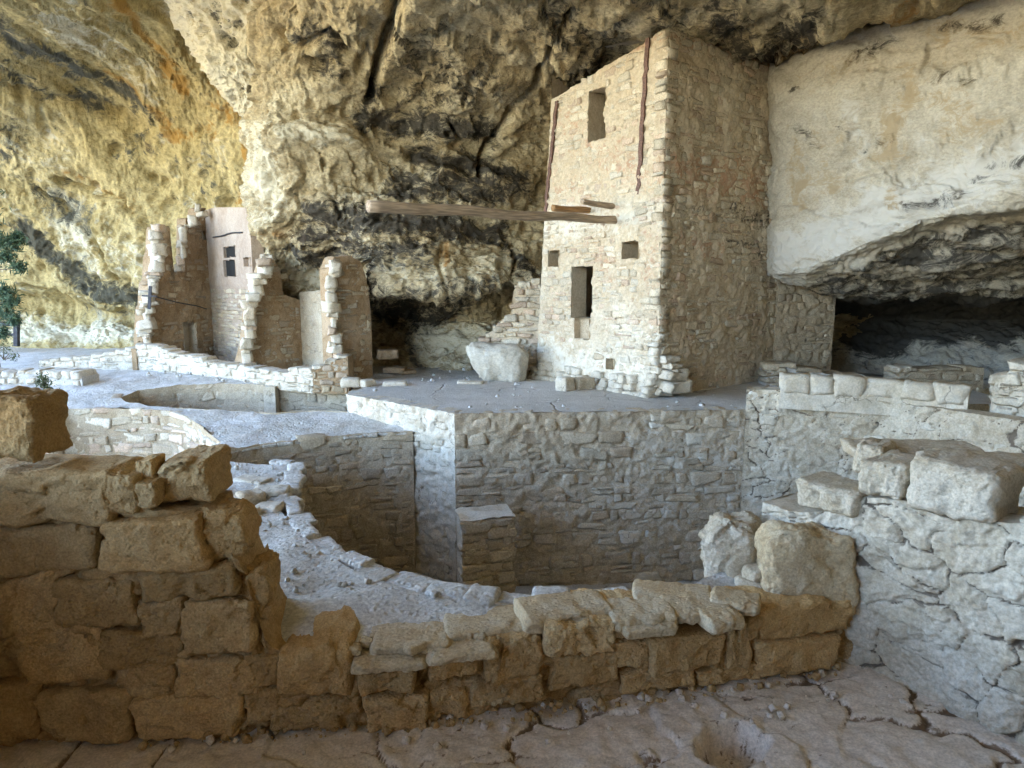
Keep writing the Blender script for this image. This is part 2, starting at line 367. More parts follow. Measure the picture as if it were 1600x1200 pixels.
# the far yellow alcove on the left
xs = [-200, -120, -40, 40, 110, 180, 250, 320, 380, 425]
rowsB = [[(-15 + 1.1 * i, -9, 9.6) for i in range(10)],
         [(-15 + 1.1 * i, 0, 9.3) for i in range(10)]] + px_rows(xs, [
    (-130, [10.5, 11.5, 12, 12.4, 13, 13.5, 14, 14.4, 14.8, 15]),
    (0,   [14.5, 15.2, 15.6, 16, 16.5, 17, 17.4, 17.8, 18, 18]),
    (100, [17, 17.8, 18.2, 18.6, 18.9, 19.2, 19.4, 19.5, 19.5, 19.3]),
    (200, [19, 20, 20.4, 20.7, 20.9, 21, 21, 20.8, 20.4, 20]),
    (300, [20.4, 21.4, 21.8, 22, 22.1, 22, 21.8, 21.4, 20.8, 20.4]),
    (400, [21.2, 22.2, 22.6, 22.8, 22.8, 22.6, 22.2, 21.8, 21.2, 20.8]),
    ([455, 456, 458, 460, 472, 488, 500, 505, 505, 505], [21.6, 22.4, 22.8, 23, 22.9, 22.7, 22.3, 21.8, 21.4, 21]),
    ([466, 468, 470, 472, 484, 497, 506, 512, 512, 512], [22.2, 23.4, 23.9, 24.0, 23.8, 23.5, 23, 22.4, 22, 21.4]),
    (520, [22.4, 23.6, 23.6, 23.5, 23.2, 23.0, 22.6, 22.2, 21.8, 21.2]),
    (560, [22.4, 23.4, 23.2, 23.0, 22.8, 22.6, 22.2, 21.8, 21.4, 20.8])])
BD = at_y(210, 195, 20.5) - at_y(10, 55, 16.3); BD /= np.linalg.norm(BD)
def anis(P): return P - .82 * (P @ BD)[..., None] * BD
def streak(P, o, f=1.1, lo=.12, hi=.6): return smooth(lo, hi, fbm(anis(P) * f + o, 4))
def dispB(P, px, py):
    inv = smooth(-220, -60, py)
    S = np.array([.8, .8, 1.2])
    Q = anis(P)
    h = .40 * fbm(P * .3, 3) + .24 * ledge(fbm(Q * .8 + 5, 3), 4) + .12 * ledge(fbm(Q * 2.0 + 9, 3), 3)
    rgh = smooth(.0, .5, fbm(P * .3 + 60, 2) + .45 * smooth(120, 260, py) - .15)
    uu, vv = P[..., 0] + .4 * fbm(P * .9 + 7, 3), P[..., 2] * 1.2 + P[..., 1] * .5 + .4 * fbm(P * .9 + 70, 3)
    h += (.25 + rgh) * (.035 * ridged(Q * 2.6 + 3, 4) + .05 * facet(uu * 2.2, vv * 2.4, 33) + .022 * facet(uu * 6, vv * 6.5, 35) + .03 * fbm(P * S * 8, 4))
    f1, _, c = worley(P[..., 0] * 1.5 + P[..., 1], P[..., 2] * 1.7 + P[..., 1] * .5, 9)
    h -= .20 * smooth(.34, .05, f1) * (c > .70) * smooth(60, 200, py)
    cr = [([(90, 280), (130, 300), (190, 315), (215, 340), (240, 360)], 5, .4), ([(60, 300), (130, 350), (160, 390), (170, 420)], 4, .35), ([(175, 420), (200, 455), (215, 485)], 3, .25),
          ([(0, 130), (90, 160), (180, 190)], 8, .3), ([(30, 450), (130, 475), (210, 500)], 5, .35)]
    for pts, w, a in cr: h -= a * np.exp(-(stroke(px + 6 * gnoise(P * 2), py + 6 * gnoise(P * 2 + 9), pts) / w) ** 2)
    return h * (.35 + .65 * inv)
alcove = structure(relief('far_alcove', rowsB, 450, 400, M_alcove, dispB, attrs={
    'stain': lambda P, px, py, h: np.where(py > -60, blots(px, py, [([(0, 50), (110, 110), (230, 195)], 17, .8), ([(0, 100), (70, 150), (150, 180)], 15, .8), ([(10, 180), (30, 230)], 22, .5), ([(90, 310), (140, 350)], 18, .6),
        ([(30, 360), (110, 420), (160, 460), (230, 475)], 20, .95), ([(140, 480), (190, 490)], 12, .6), ([(60, 300), (110, 340)], 14, .6), ([(200, 230), (330, 260)], 40, .32), ([(240, 290), (360, 300)], 30, .3)]), 0) + .42 * streak(P, 71, 1.3, .2, .6) * smooth(260, 60, px + .3 * py) + .3 * streak(P, 91, 2.0, .25, .6),
    'rust': lambda P, px, py, h: .5 * streak(P, 33) * smooth(330, 150, py) + np.where(py > -60, blots(px, py, [([(185, -20), (230, 60), (290, 140)], 11, .95), ([(170, 130), (230, 180), (290, 215)], 10, .7), ([(110, 270), (210, 330)], 14, .45), ([(300, 60), (380, 180)], 46, .4), ([(392, 200), (395, 290), (370, 320)], 12, .8)]), 0),
    'pale': lambda P, px, py, h: .4 * streak(P, 11, .9) + np.where(py > -60, blots(px, py, [([(20, 60), (130, 130)], 16, .6), ([(80, 20), (120, 60)], 40, .5), ([(30, 515), (210, 520)], 22, 1.0), ([(100, 330), (220, 420)], 40, .45), ([(0, 240), (100, 250)], 40, .35)]), 0)}))

# hanging wedge of rough rock between the two
rowsC = [[at_y(x, y, d) for x, y, d in r] for r in (
    [(230, -60, 17.5), (252, -60, 15.6), (300, -60, 15.0), (360, -60, 14.6), (404, -60, 14.5), (420, -60, 15.6)],
    [(258, 0, 18.0), (272, 0, 15.8), (315, 0, 15.3), (365, 0, 15.0), (404, 0, 15.0), (420, 0, 16.0)],
    [(300, 60, 18.4), (307, 60, 16.0), (338, 60, 15.5), (372, 60, 15.4), (405, 60, 15.4), (422, 60, 16.2)],
    [(326, 110, 18.6), (332, 110, 16.2), (352, 110, 15.8), (378, 110, 15.7), (407, 110, 15.8), (424, 110, 16.6)],
    [(356, 150, 18.8), (360, 150, 16.5), (372, 150, 16.2), (388, 150, 16.1), (409, 150, 16.2), (424, 150, 17.0)],
    [(374, 176, 19.0), (376, 176, 16.9), (382, 180, 16.7), (394, 184, 16.7), (411, 186, 16.8), (424, 190, 17.4)],
    [(385, 180, 19.4), (387, 184, 18.4), (392, 188, 18.2), (400, 194, 18.2), (413, 198, 18.2), (424, 200, 18.4)])]
def dispC(P, px, py):
    S = np.array([1., 1., 1.2])
    f1, _, c = worley(P[..., 0] * 2.6 + P[..., 1], P[..., 2] * 2.6, 3)
    return .16 * fbm(P * 1.2, 3) + .08 * ridged(P * S * 3, 4) + .05 * ledge(fbm(P * 5, 3), 3) - .16 * smooth(.4, .05, f1) * (c > .5)
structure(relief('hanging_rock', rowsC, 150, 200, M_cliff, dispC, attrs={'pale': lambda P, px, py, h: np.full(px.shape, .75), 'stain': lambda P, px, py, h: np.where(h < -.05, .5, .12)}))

# pale rock mass right of the tower, overhanging the dark hollow
xs = [1195, 1216, 1260, 1320, 1390, 1460, 1530, 1610, 1720, 1900]
rowsD = [[at_y(x, y, d) for x, y, d in zip(xs, ys, ds)] for ys, ds in (
    ([92, 92, 76, 46, 20, 2, -14, -36, -70, -120], [14.9, 14.5, 14.0, 13.5, 13.0, 12.5, 12.0, 11.5, 10.8, 9.8]),
    ([106, 106, 88, 58, 32, 14, -2, -24, -58, -108], [14.4, 13.8, 13.2, 12.6, 12.1, 11.6, 11.1, 10.6, 9.9, 8.9]),
    ([170, 170, 160, 140, 120, 110, 100, 90, 70, 40], [14.4, 13.7, 13.1, 12.5, 12.0, 11.5, 11.0, 10.5, 9.8, 8.8]),
    ([260] * 10, [14.4, 13.7, 13.1, 12.5, 12.0, 11.5, 11.0, 10.5, 9.8, 8.8]),
    ([350, 350, 344, 330, 318, 308, 298, 290, 280, 270], [14.4, 13.6, 13.0, 12.4, 11.9, 11.4, 10.9, 10.4, 9.7, 8.7]),
    ([424, 422, 420, 398, 368, 350, 334, 318, 300, 290], [14.4, 13.7, 13.1, 12.5, 12.0, 11.5, 11.0, 10.5, 9.8, 8.8]),
    ([432, 432, 434, 414, 384, 364, 350, 336, 320, 310], [14.5, 13.9, 13.3, 12.8, 12.4, 12.0, 11.6, 11.2, 10.6, 9.8]),
    ([434, 436, 444, 440, 428, 420, 412, 404, 396, 390], [15.0, 14.4, 14.0, 13.6, 13.3, 13.0, 12.7, 12.4, 12, 11.5]),
    ([436, 440, 454, 463, 466, 466, 464, 462, 458, 456], [15.6, 15.2, 14.8, 14.5, 14.4, 14.2, 14.0, 13.8, 13.6, 13.4]),
    ([440, 444, 458, 468, 470, 470, 468, 467, 464, 462], [17.6, 17.4, 17.2, 17.0, 16.8, 16.6, 16.4, 16.2, 16, 15.8]),
    ([500] * 10, [18.4, 18.4, 18.4, 18.2, 18.0, 17.6, 17.2, 16.8, 16.4, 16]),
    ([540] * 10, [18.2, 18.2, 18.0, 17.8, 17.4, 17.0, 16.6, 16.2, 15.8, 15.4]),
    ([606] * 10, [17.4, 17.4, 17.2, 17.0, 16.6, 16.2, 15.8, 15.4, 15, 14.6]))]
def dispD(P, px, py):
    under = smooth(0, 16, py - np.interp(px, xs, [430, 430, 432, 410, 378, 358, 342, 328, 310, 300]))
    S = np.array([.8, .8, 2.6])
    uu, vv = P[..., 0] * .8 + P[..., 1] * .6 + .3 * fbm(P * 1.2 + 7, 3), P[..., 2] + .35 * P[..., 0] + .3 * fbm(P * 1.2 + 70, 3)
    h = .12 * fbm(P * .5, 3) + .06 * ledge(fbm(P * .9 + 4, 3), 3) + .05 * facet(uu * .8, vv * 1.5, 44) + .025 * facet(uu * 2.5, vv * 4, 48) + .035 * ledge(fbm(P * np.array([.7, .7, 2.4]) * 1.6 + 20, 3), 3) + .012 * facet(uu * 7, vv * 10, 49) + .016 * fbm(P * 7, 4)
    h += under * smooth(485, 466, py) * (.10 * ledge(fbm(P * np.array([.5, .5, 3.4]) * 1.6, 3), 4) + .035 * ridged(P * np.array([.6, .6, 3.2]) * 2.2, 4)) + smooth(466, 485, py) * .05 * fbm(P * 3, 3)
    for pts, w, a in [([(1320, 278), (1350, 272), (1400, 260), (1430, 246)], 3, .10), ([(1240, 500), (1600, 500)], 1, 0), ([(1440, 110), (1450, 70), (1500, 58), (1555, 56)], 3, .08),
                      ([(1280, 140), (1290, 128)], 3, .07), ([(1300, 138), (1330, 95)], 3, .08), ([(1296, 200), (1320, 190), (1335, 184)], 3, .07), ([(1410, 300), (1440, 288)], 2.5, .07), ([(1530, 185), (1580, 170)], 2.5, .05)]:
        h -= a * np.exp(-(stroke(px + 4 * gnoise(P * 3), py + 4 * gnoise(P * 3 + 9), pts) / w) ** 2)
    return h
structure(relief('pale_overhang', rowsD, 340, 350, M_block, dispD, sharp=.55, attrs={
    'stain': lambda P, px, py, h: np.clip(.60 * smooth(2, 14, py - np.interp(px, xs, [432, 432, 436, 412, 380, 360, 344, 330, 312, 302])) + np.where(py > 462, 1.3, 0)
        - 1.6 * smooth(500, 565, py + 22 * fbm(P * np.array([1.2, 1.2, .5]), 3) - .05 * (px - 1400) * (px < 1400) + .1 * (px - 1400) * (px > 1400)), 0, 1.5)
        + blots(px, py, [([(1230, 140), (1270, 118)], 9, .6), ([(1330, 95), (1400, 60)], 13, .5), ([(1545, 262), (1600, 250)], 14, .55), ([(1300, 190), (1320, 205)], 9, .5), ([(1470, 120), (1530, 125)], 16, .4), ([(1480, 310), (1530, 280)], 12, .4), ([(1480, 40), (1560, 30)], 18, .5), ([(1250, 200), (1270, 230)], 14, .5), ([(1340, 230), (1420, 210)], 12, .45), ([(1420, 330), (1500, 300)], 14, .5)]),
    'rust': lambda P, px, py, h: .5 * smooth(.15, .6, fbm(P * np.array([1.5, 1.5, .28]) + 5, 4)) * (py < 330) + blots(px, py, [([(1370, 240), (1390, 190)], 20, .9), ([(1240, 300), (1290, 280)], 30, .6), ([(1420, 150), (1500, 170)], 30, .6), ([(1500, 140), (1560, 125)], 14, .5), ([(1275, 220), (1280, 250)], 14, .5), ([(1450, 30), (1600, 60)], 34, .5), ([(1250, 130), (1350, 90)], 24, .45), ([(1480, 215), (1560, 190)], 22, .55), ([(1400, 100), (1440, 170)], 20, .4)]),
    'pale': lambda P, px, py, h: blots(px, py, [([(1230, 400), (1300, 370), (1400, 320), (1600, 250)], 46, .95), ([(1330, 160), (1340, 260)], 22, .6), ([(1420, 200), (1470, 260)], 24, .5), ([(1400, 36), (1500, 5)], 14, .6)]) + np.where(py > 530, .4, 0)}))

# the alcove goes on behind and to the right of the photographer
rowsR = [[(14, 19, 7.5), (11.5, 12, 7.5), (9.8, 6, 7.6), (9, -1, 7.6), (9, -9, 7.5)],
         [(14, 19, 4), (11.5, 12, 4), (9.4, 6, 4), (8.4, -1, 4), (8, -9, 4)],
         [(14, 19, -3.5), (11.5, 12, -3.5), (9.4, 6, -3.5), (8.0, -1, -3.5), (7.5, -9, -3.5)]]
structure(relief('cliff_side', rowsR, 60, 40, M_cliff, lambda P, a, b: .3 * fbm(P * .6, 3), toward=(0, 0, 2)))
rowsK = [[(-5.6, -8.6, 7.5), (0, -6.5, 7.5), (4, -5, 7.5), (9, -4.5, 7.5)], [(-5.2, -6, 4), (0, -4.6, 4), (4, -3.6, 4), (8.6, -3.2, 4)], [(-5.0, -4.5, -3.4), (0, -3.5, -3.4), (4, -3, -3.4), (8.2, -3, -3.4)]]
structure(relief('cliff_rear', rowsK, 60, 40, M_cliff, lambda P, a, b: .3 * fbm(P * .6, 3), toward=(0, 3, 2)))

# ------------------------------------------------------------------ grounds
def zw(x, y): return -.45 + .35 * float(np.clip((y - 11) / 4.5, 0, 1))
def zwv(x, y): return -.45 + .35 * np.clip((y - 11) / 4.5, 0, 1)
def sheet(name, outer, holes, step, zf, mat, disp):
    """a level sheet with holes, triangulated; outer and holes are lists of (x, y)"""
    co, ed = [], []
    def ring(pts):
        s = len(co); pts2 = []
        for (a, b) in zip(pts, list(pts[1:]) + [pts[0]]):
            d = math.hypot(b[0] - a[0], b[1] - a[1]); k = max(1, int(d / step))
            pts2 += [(a[0] + (b[0] - a[0]) * i / k, a[1] + (b[1] - a[1]) * i / k) for i in range(k)]
        co.extend(pts2); ed.extend([(s + i, s + (i + 1) % len(pts2)) for i in range(len(pts2))]); return pts2
    o = np.array(ring(outer)); hs = [np.array(ring(h)) for h in holes]
    def inside(x, y, poly):
        c = np.zeros(x.shape, bool); j = len(poly) - 1
        for i in range(len(poly)):
            xi, yi = poly[i]; xj, yj = poly[j]
            cond = ((yi > y) != (yj > y)); c ^= cond & (x < (xj - xi) * (y - yi) / (yj - yi + 1e-12) + xi); j = i
        return c
    gx, gy = np.meshgrid(np.arange(o[:, 0].min(), o[:, 0].max(), step), np.arange(o[:, 1].min(), o[:, 1].max(), step))
    gx = (gx + rs.uniform(-.25, .25, gx.shape) * step).ravel(); gy = (gy + rs.uniform(-.25, .25, gy.shape) * step).ravel()
    m = inside(gx, gy, o)
    for h in hs: m &= ~inside(gx, gy, h)
    ringp = np.array(co)
    pts = [Vector(p) for p in co] + [Vector((a, b)) for a, b in zip(gx[m], gy[m])]
    v, e, f, *_ = delaunay_2d_cdt(pts, ed, [], 0, 1e-5)
    V = np.array([tuple(p) for p in v]); T = np.array([t for t in f if len(t) == 3])
    c = V[T].mean(1); k = inside(c[:, 0], c[:, 1], o)
    for h in hs: k &= ~inside(c[:, 0], c[:, 1], h)
    T = T[k]; z = zf(V[:, 0], V[:, 1]); P = np.column_stack([V, z]); P[:, 2] += disp(P)
    a, b, cc = P[T[:, 0]], P[T[:, 1]], P[T[:, 2]]
    flip = np.cross(b - a, cc - a)[:, 2] < 0; T[flip] = T[flip][:, ::-1]
    return structure(link(name, mesh_from(name, P, quads=T), mat))
FB = [(float(q[0]), float(q[1])) for q in (at_z(x, y, -1.13) for x, y in ((-400, 1184), (-260, 1178), (0, 1166), (180, 1162), (400, 1150), (500, 1140), (670, 1132), (760, 1117), (920, 1099), (1080, 1078), (1190, 1062), (1334, 1034)))]
def xy(p): return (float(p[0]), float(p[1]))
def w_px(pts): return [xy(at_f(x, y, zw)) for x, y in pts]

EDGE_A, EDGE_B = at_z(541, 616, 0.0), at_z(710, 646, 0.0)          # the two ends of the plaza's white retaining face
EDGE_C = at_z(1165, 640, 0.0)
EDGE_D = at_z(1610, 656, .34)
K1 = w_px([(645, 674), (600, 676), (560, 679), (480, 687), (410, 695), (360, 704), (335, 711), (322, 717), (345, 722), (400, 724), (450, 727), (441, 750), (431, 782), (440, 800), (452, 814), (476, 840), (505, 866), (535, 884), (570, 898), (600, 908), (640, 918), (700, 930), (760, 936), (820, 940), (900, 946), (980, 935), (1060, 918), (1110, 892)]) \
    + [(2.2, 5.75), (3.2, 6.0), (7.4, 8.0), xy(EDGE_D), (5.6, 10.2), xy(EDGE_C), xy(EDGE_B)]
K2 = w_px([(543, 645), (480, 643), (420, 648), (340, 641), (280, 637), (230, 634), (196, 628), (188, 621), (215, 610), (280, 602), (340, 599), (420, 601), (500, 603), (545, 607)])
K3 = w_px([(345, 691), (318, 668), (290, 650), (262, 641), (180, 638), (95, 639), (76, 646)]) + [(-9.6, 12.4), (-9.6, 7), (-6.4, 7)] + w_px([(200, 775), (280, 724)])
walk = sheet('ground', [(-26, 4.0), *[(x, y + .10) for x, y in FB], (2.9, 5.75), (7.8, 7.6), (9, 12), (6, 18), (6, 26), (-26, 26)], [K1, K2, K3], .11, zwv, M_rim,
             lambda P: .03 * fbm(P * 1.3, 3) + (.02 * fbm(P * 4, 3) + .014 * facet(P[:, 0] * 3 + .3 * fbm(P * 3, 2), P[:, 1] * 3, 61)) * (P[:, 1] < 16) - .08 * smooth(.75, .0, P[:, 1] - np.interp(P[:, 0], [f[0] for f in FB], [f[1] for f in FB])) * (1 + 2.2 * smooth(1.25, 1.6, P[:, 0])))
plaza = sheet('plaza', [xy(EDGE_B), xy(EDGE_C), (4.2, 11.2), (9, 11.5), (9.5, 20), (-3.5, 20), (-3.4, 15.6), (-2.9, 14.0), xy(EDGE_A)], [], .16, lambda x, y: 0 * x - .2 * smooth(14, 17, y), M_ground,
              lambda P: .012 * fbm(P * 1.2, 3) + .006 * fbm(P * 7, 2))
structure(link('kiva_floor', mesh_from('kiva_floor', [(-14, 5, -3.0), (6, 5, -3.0), (6, 20, -3.0), (-14, 20, -3.0)], quads=[[0, 1, 2, 3]]), M_ground))
# land outside the overhang, in the sun
gx, gy = np.meshgrid(np.linspace(-1, 1, 160), np.linspace(-1, 1, 160)); s_ = np.sign
gx = s_(gx) * np.abs(gx) ** 3 * 900; gy = s_(gy) * np.abs(gy) ** 3 * 900 + 8
gz = np.full(gx.shape, -1.4); out = np.clip(-16 - gx, 0, None); gz = -1.6 - .22 * np.minimum(out, 45) + .6 * gnoise(np.stack([gx * .1, gy * .1, gx * 0], -1)) * smooth(0, 10, out)
gz += 38 * smooth(90, 330, -gx)
gz = np.where((np.abs(gx) < 16) & (gy > -12) & (gy < 30), -3.3, gz)
structure(link('canyon_terrain', mesh_from('canyon_terrain', np.stack([gx, gy, gz], -1), quads=grid_quads(160, 160)[:, ::-1]), M_outer))

# the mesa over and behind the overhang
def slab(name, x0, x1, y0, y1, z0, z1):
    n = 24; u, v = np.meshgrid(np.linspace(-1, 1, n), np.linspace(-1, 1, n), indexing='ij'); faces = []; co = []; k = 0
    for ax in range(3):
        for s in (-1, 1):
            P = np.zeros((n, n, 3)); P[..., ax] = s; P[..., (ax + 1) % 3] = u; P[..., (ax + 2) % 3] = v
            P = (P * .5 + .5) * np.array([x1 - x0, y1 - y0, z1 - z0]) + np.array([x0, y0, z0])
            P += .5 * np.stack([fbm(P * .2 + o, 3) for o in (0, 40, 80)], -1)
            q = grid_quads(n, n) + k; faces.append(q if s > 0 else q[:, ::-1]); co.append(P.reshape(-1, 3)); k += n * n
    return structure(link(name, mesh_from(name, np.concatenate(co), quads=np.concatenate(faces)), M_cliff))
slab('mesa_rock', -15.5, 60, -16, 70, 13.0, 26); slab('mesa_rock', 16, 60, -16, 70, -4, 14); slab('mesa_rock', -17.5, 20, 26.5, 70, -4, 14)
slab('mesa_rock', -4.5, 20, -16, -9.5, -4, 14)
# ------------------------------------------------------------------ stones
def rounded_box(nx, ny, nz, aspect, r, seed, amp, freq, octaves=3, chips=0.0, taper=0.08, squash=0.0):
    """a quarried block, aspect long, 1 deep, 1 high, with worn edges and an uneven face; returns co, quads"""
    g = np.random.RandomState(seed); co = []; idx = {}; quads = []
    def vid(i, j, k):
        if (i, j, k) not in idx:
            idx[(i, j, k)] = len(co); co.append((i / nx - .5, j / ny - .5, k / nz - .5))
        return idx[(i, j, k)]
    for i in range(nx):
        for j in range(ny):
            quads.append([vid(i, j, 0), vid(i, j + 1, 0), vid(i + 1, j + 1, 0), vid(i + 1, j, 0)]); quads.append([vid(i, j, nz), vid(i + 1, j, nz), vid(i + 1, j + 1, nz), vid(i, j + 1, nz)])
    for i in range(nx):
        for k in range(nz):
            quads.append([vid(i, 0, k), vid(i + 1, 0, k), vid(i + 1, 0, k + 1), vid(i, 0, k + 1)]); quads.append([vid(i, ny, k), vid(i, ny, k + 1), vid(i + 1, ny, k + 1), vid(i + 1, ny, k)])
    for j in range(ny):
        for k in range(nz):
            quads.append([vid(0, j, k), vid(0, j, k + 1), vid(0, j + 1, k + 1), vid(0, j + 1, k)]); quads.append([vid(nx, j, k), vid(nx, j + 1, k), vid(nx, j + 1, k + 1), vid(nx, j, k + 1)])
    P = np.array(co); P = np.sign(P) * .5 * (np.abs(P) * 2) ** .8          # crowd the lines towards the edges
    P[:, 0] *= aspect
    hl = np.array([aspect / 2, .5, .5]); inner = np.clip(P, -(hl - r), hl - r); d = P - inner
    l = np.linalg.norm(d, axis=1, keepdims=True); P = np.where(l > 1e-9, inner + d / np.maximum(l, 1e-9) * np.minimum(l, r), P)
    P[:, 0] *= 1 + taper * g.uniform(-1, 1) * P[:, 2] * 2; P[:, 2] *= 1 + taper * 1.6 * g.uniform(-1, 1) * P[:, 0] / aspect * 2
    P[:, 2] += .10 * g.uniform(-1, 1) * P[:, 0] / aspect
    off = g.uniform(0, 50, 3); nrm = P / np.linalg.norm(P, axis=1, keepdims=True)
    P = P + amp * np.stack([fbm(P * freq + off + s, octaves) for s in (0, 77, 154)], -1)
    if chips:
        w = smooth(.1, .45, gnoise(P * freq * .8 + off + 9)); P -= nrm * (chips * w)[:, None]
        P -= nrm * (chips * .6 * ledge(np.abs(fbm(P * freq * .9 + off + 30, 3)), 5))[:, None]
    return P, np.array(quads)
VAR = {}
for a in (1.0, 1.6, 2.4, 3.6):
    VAR[a] = []
    for s in range(6):
        P, q = rounded_box(max(3, int(2.6 * a)), 2, 4, a, .08, int(a * 100) + s, .12, 1.7, 2, taper=.2)
        P = P / np.array([a, 1, 1]); VAR[a].append((P, q))
_shared = {}
def stone_mesh(a, s, mat):
    k = (a, s, mat.name)
    if k not in _shared:
        me = mesh_from('stone', VAR[a][s][0], quads=VAR[a][s][1]); me.materials.append(mat); _shared[k] = me
    return _shared[k]
class Stones:
    """collects placed stones; the largest in view become objects, what passes the limit is joined"""
    def __init__(s): s.items = []
    def add(s, M, size, mat, label=None):
        a = min(VAR, key=lambda k: abs(math.log(k) - math.log(max(size[0], 1e-3) / max(size[2], 1e-3))))
        s.items.append((M @ Matrix.Diagonal((*size, 1)), a, random.randrange(6), mat, label))
    def build(s, parent, limit=300, base=(0, 0, 0)):
        if not s.items: return
        C = np.array([tuple(m[0].translation) for m in s.items]); px, py = proj(C)
        d = np.maximum(C[:, 1], .3); sz = np.array([m[0].to_scale().x * m[0].to_scale().z for m in s.items]) / d ** 2
        sz = np.where((px > -30) & (px < 1630) & (py > -30) & (py < 1230), sz, sz * 1e-3)
        order = np.argsort(-sz); inv = Matrix.Translation(Vector(base)).inverted()
        for i in order[:limit]:
            M, a, v, mat, label = s.items[i]
            o = bpy.data.objects.new('stone', stone_mesh(a, v, mat)); COL.objects.link(o)
            o.parent = parent; o.matrix_basis = inv @ M
            if label: o['label'] = label
        rest = order[limit:]
        by = {}
        for i in rest: by.setdefault(s.items[i][3].name, []).append(s.items[i])
        for mn, its in by.items():
            co, qs, n = [], [], 0
            for M, a, v, mat, _ in its:
                P, q = VAR[a][v]; A = np.array(inv @ M); co.append(P @ A[:3, :3].T + A[:3, 3]); qs.append(q + n); n += len(P)
            stuff(link('small_stones', mesh_from('small_stones', np.concatenate(co), quads=np.concatenate(qs)), MATS[mn], parent))

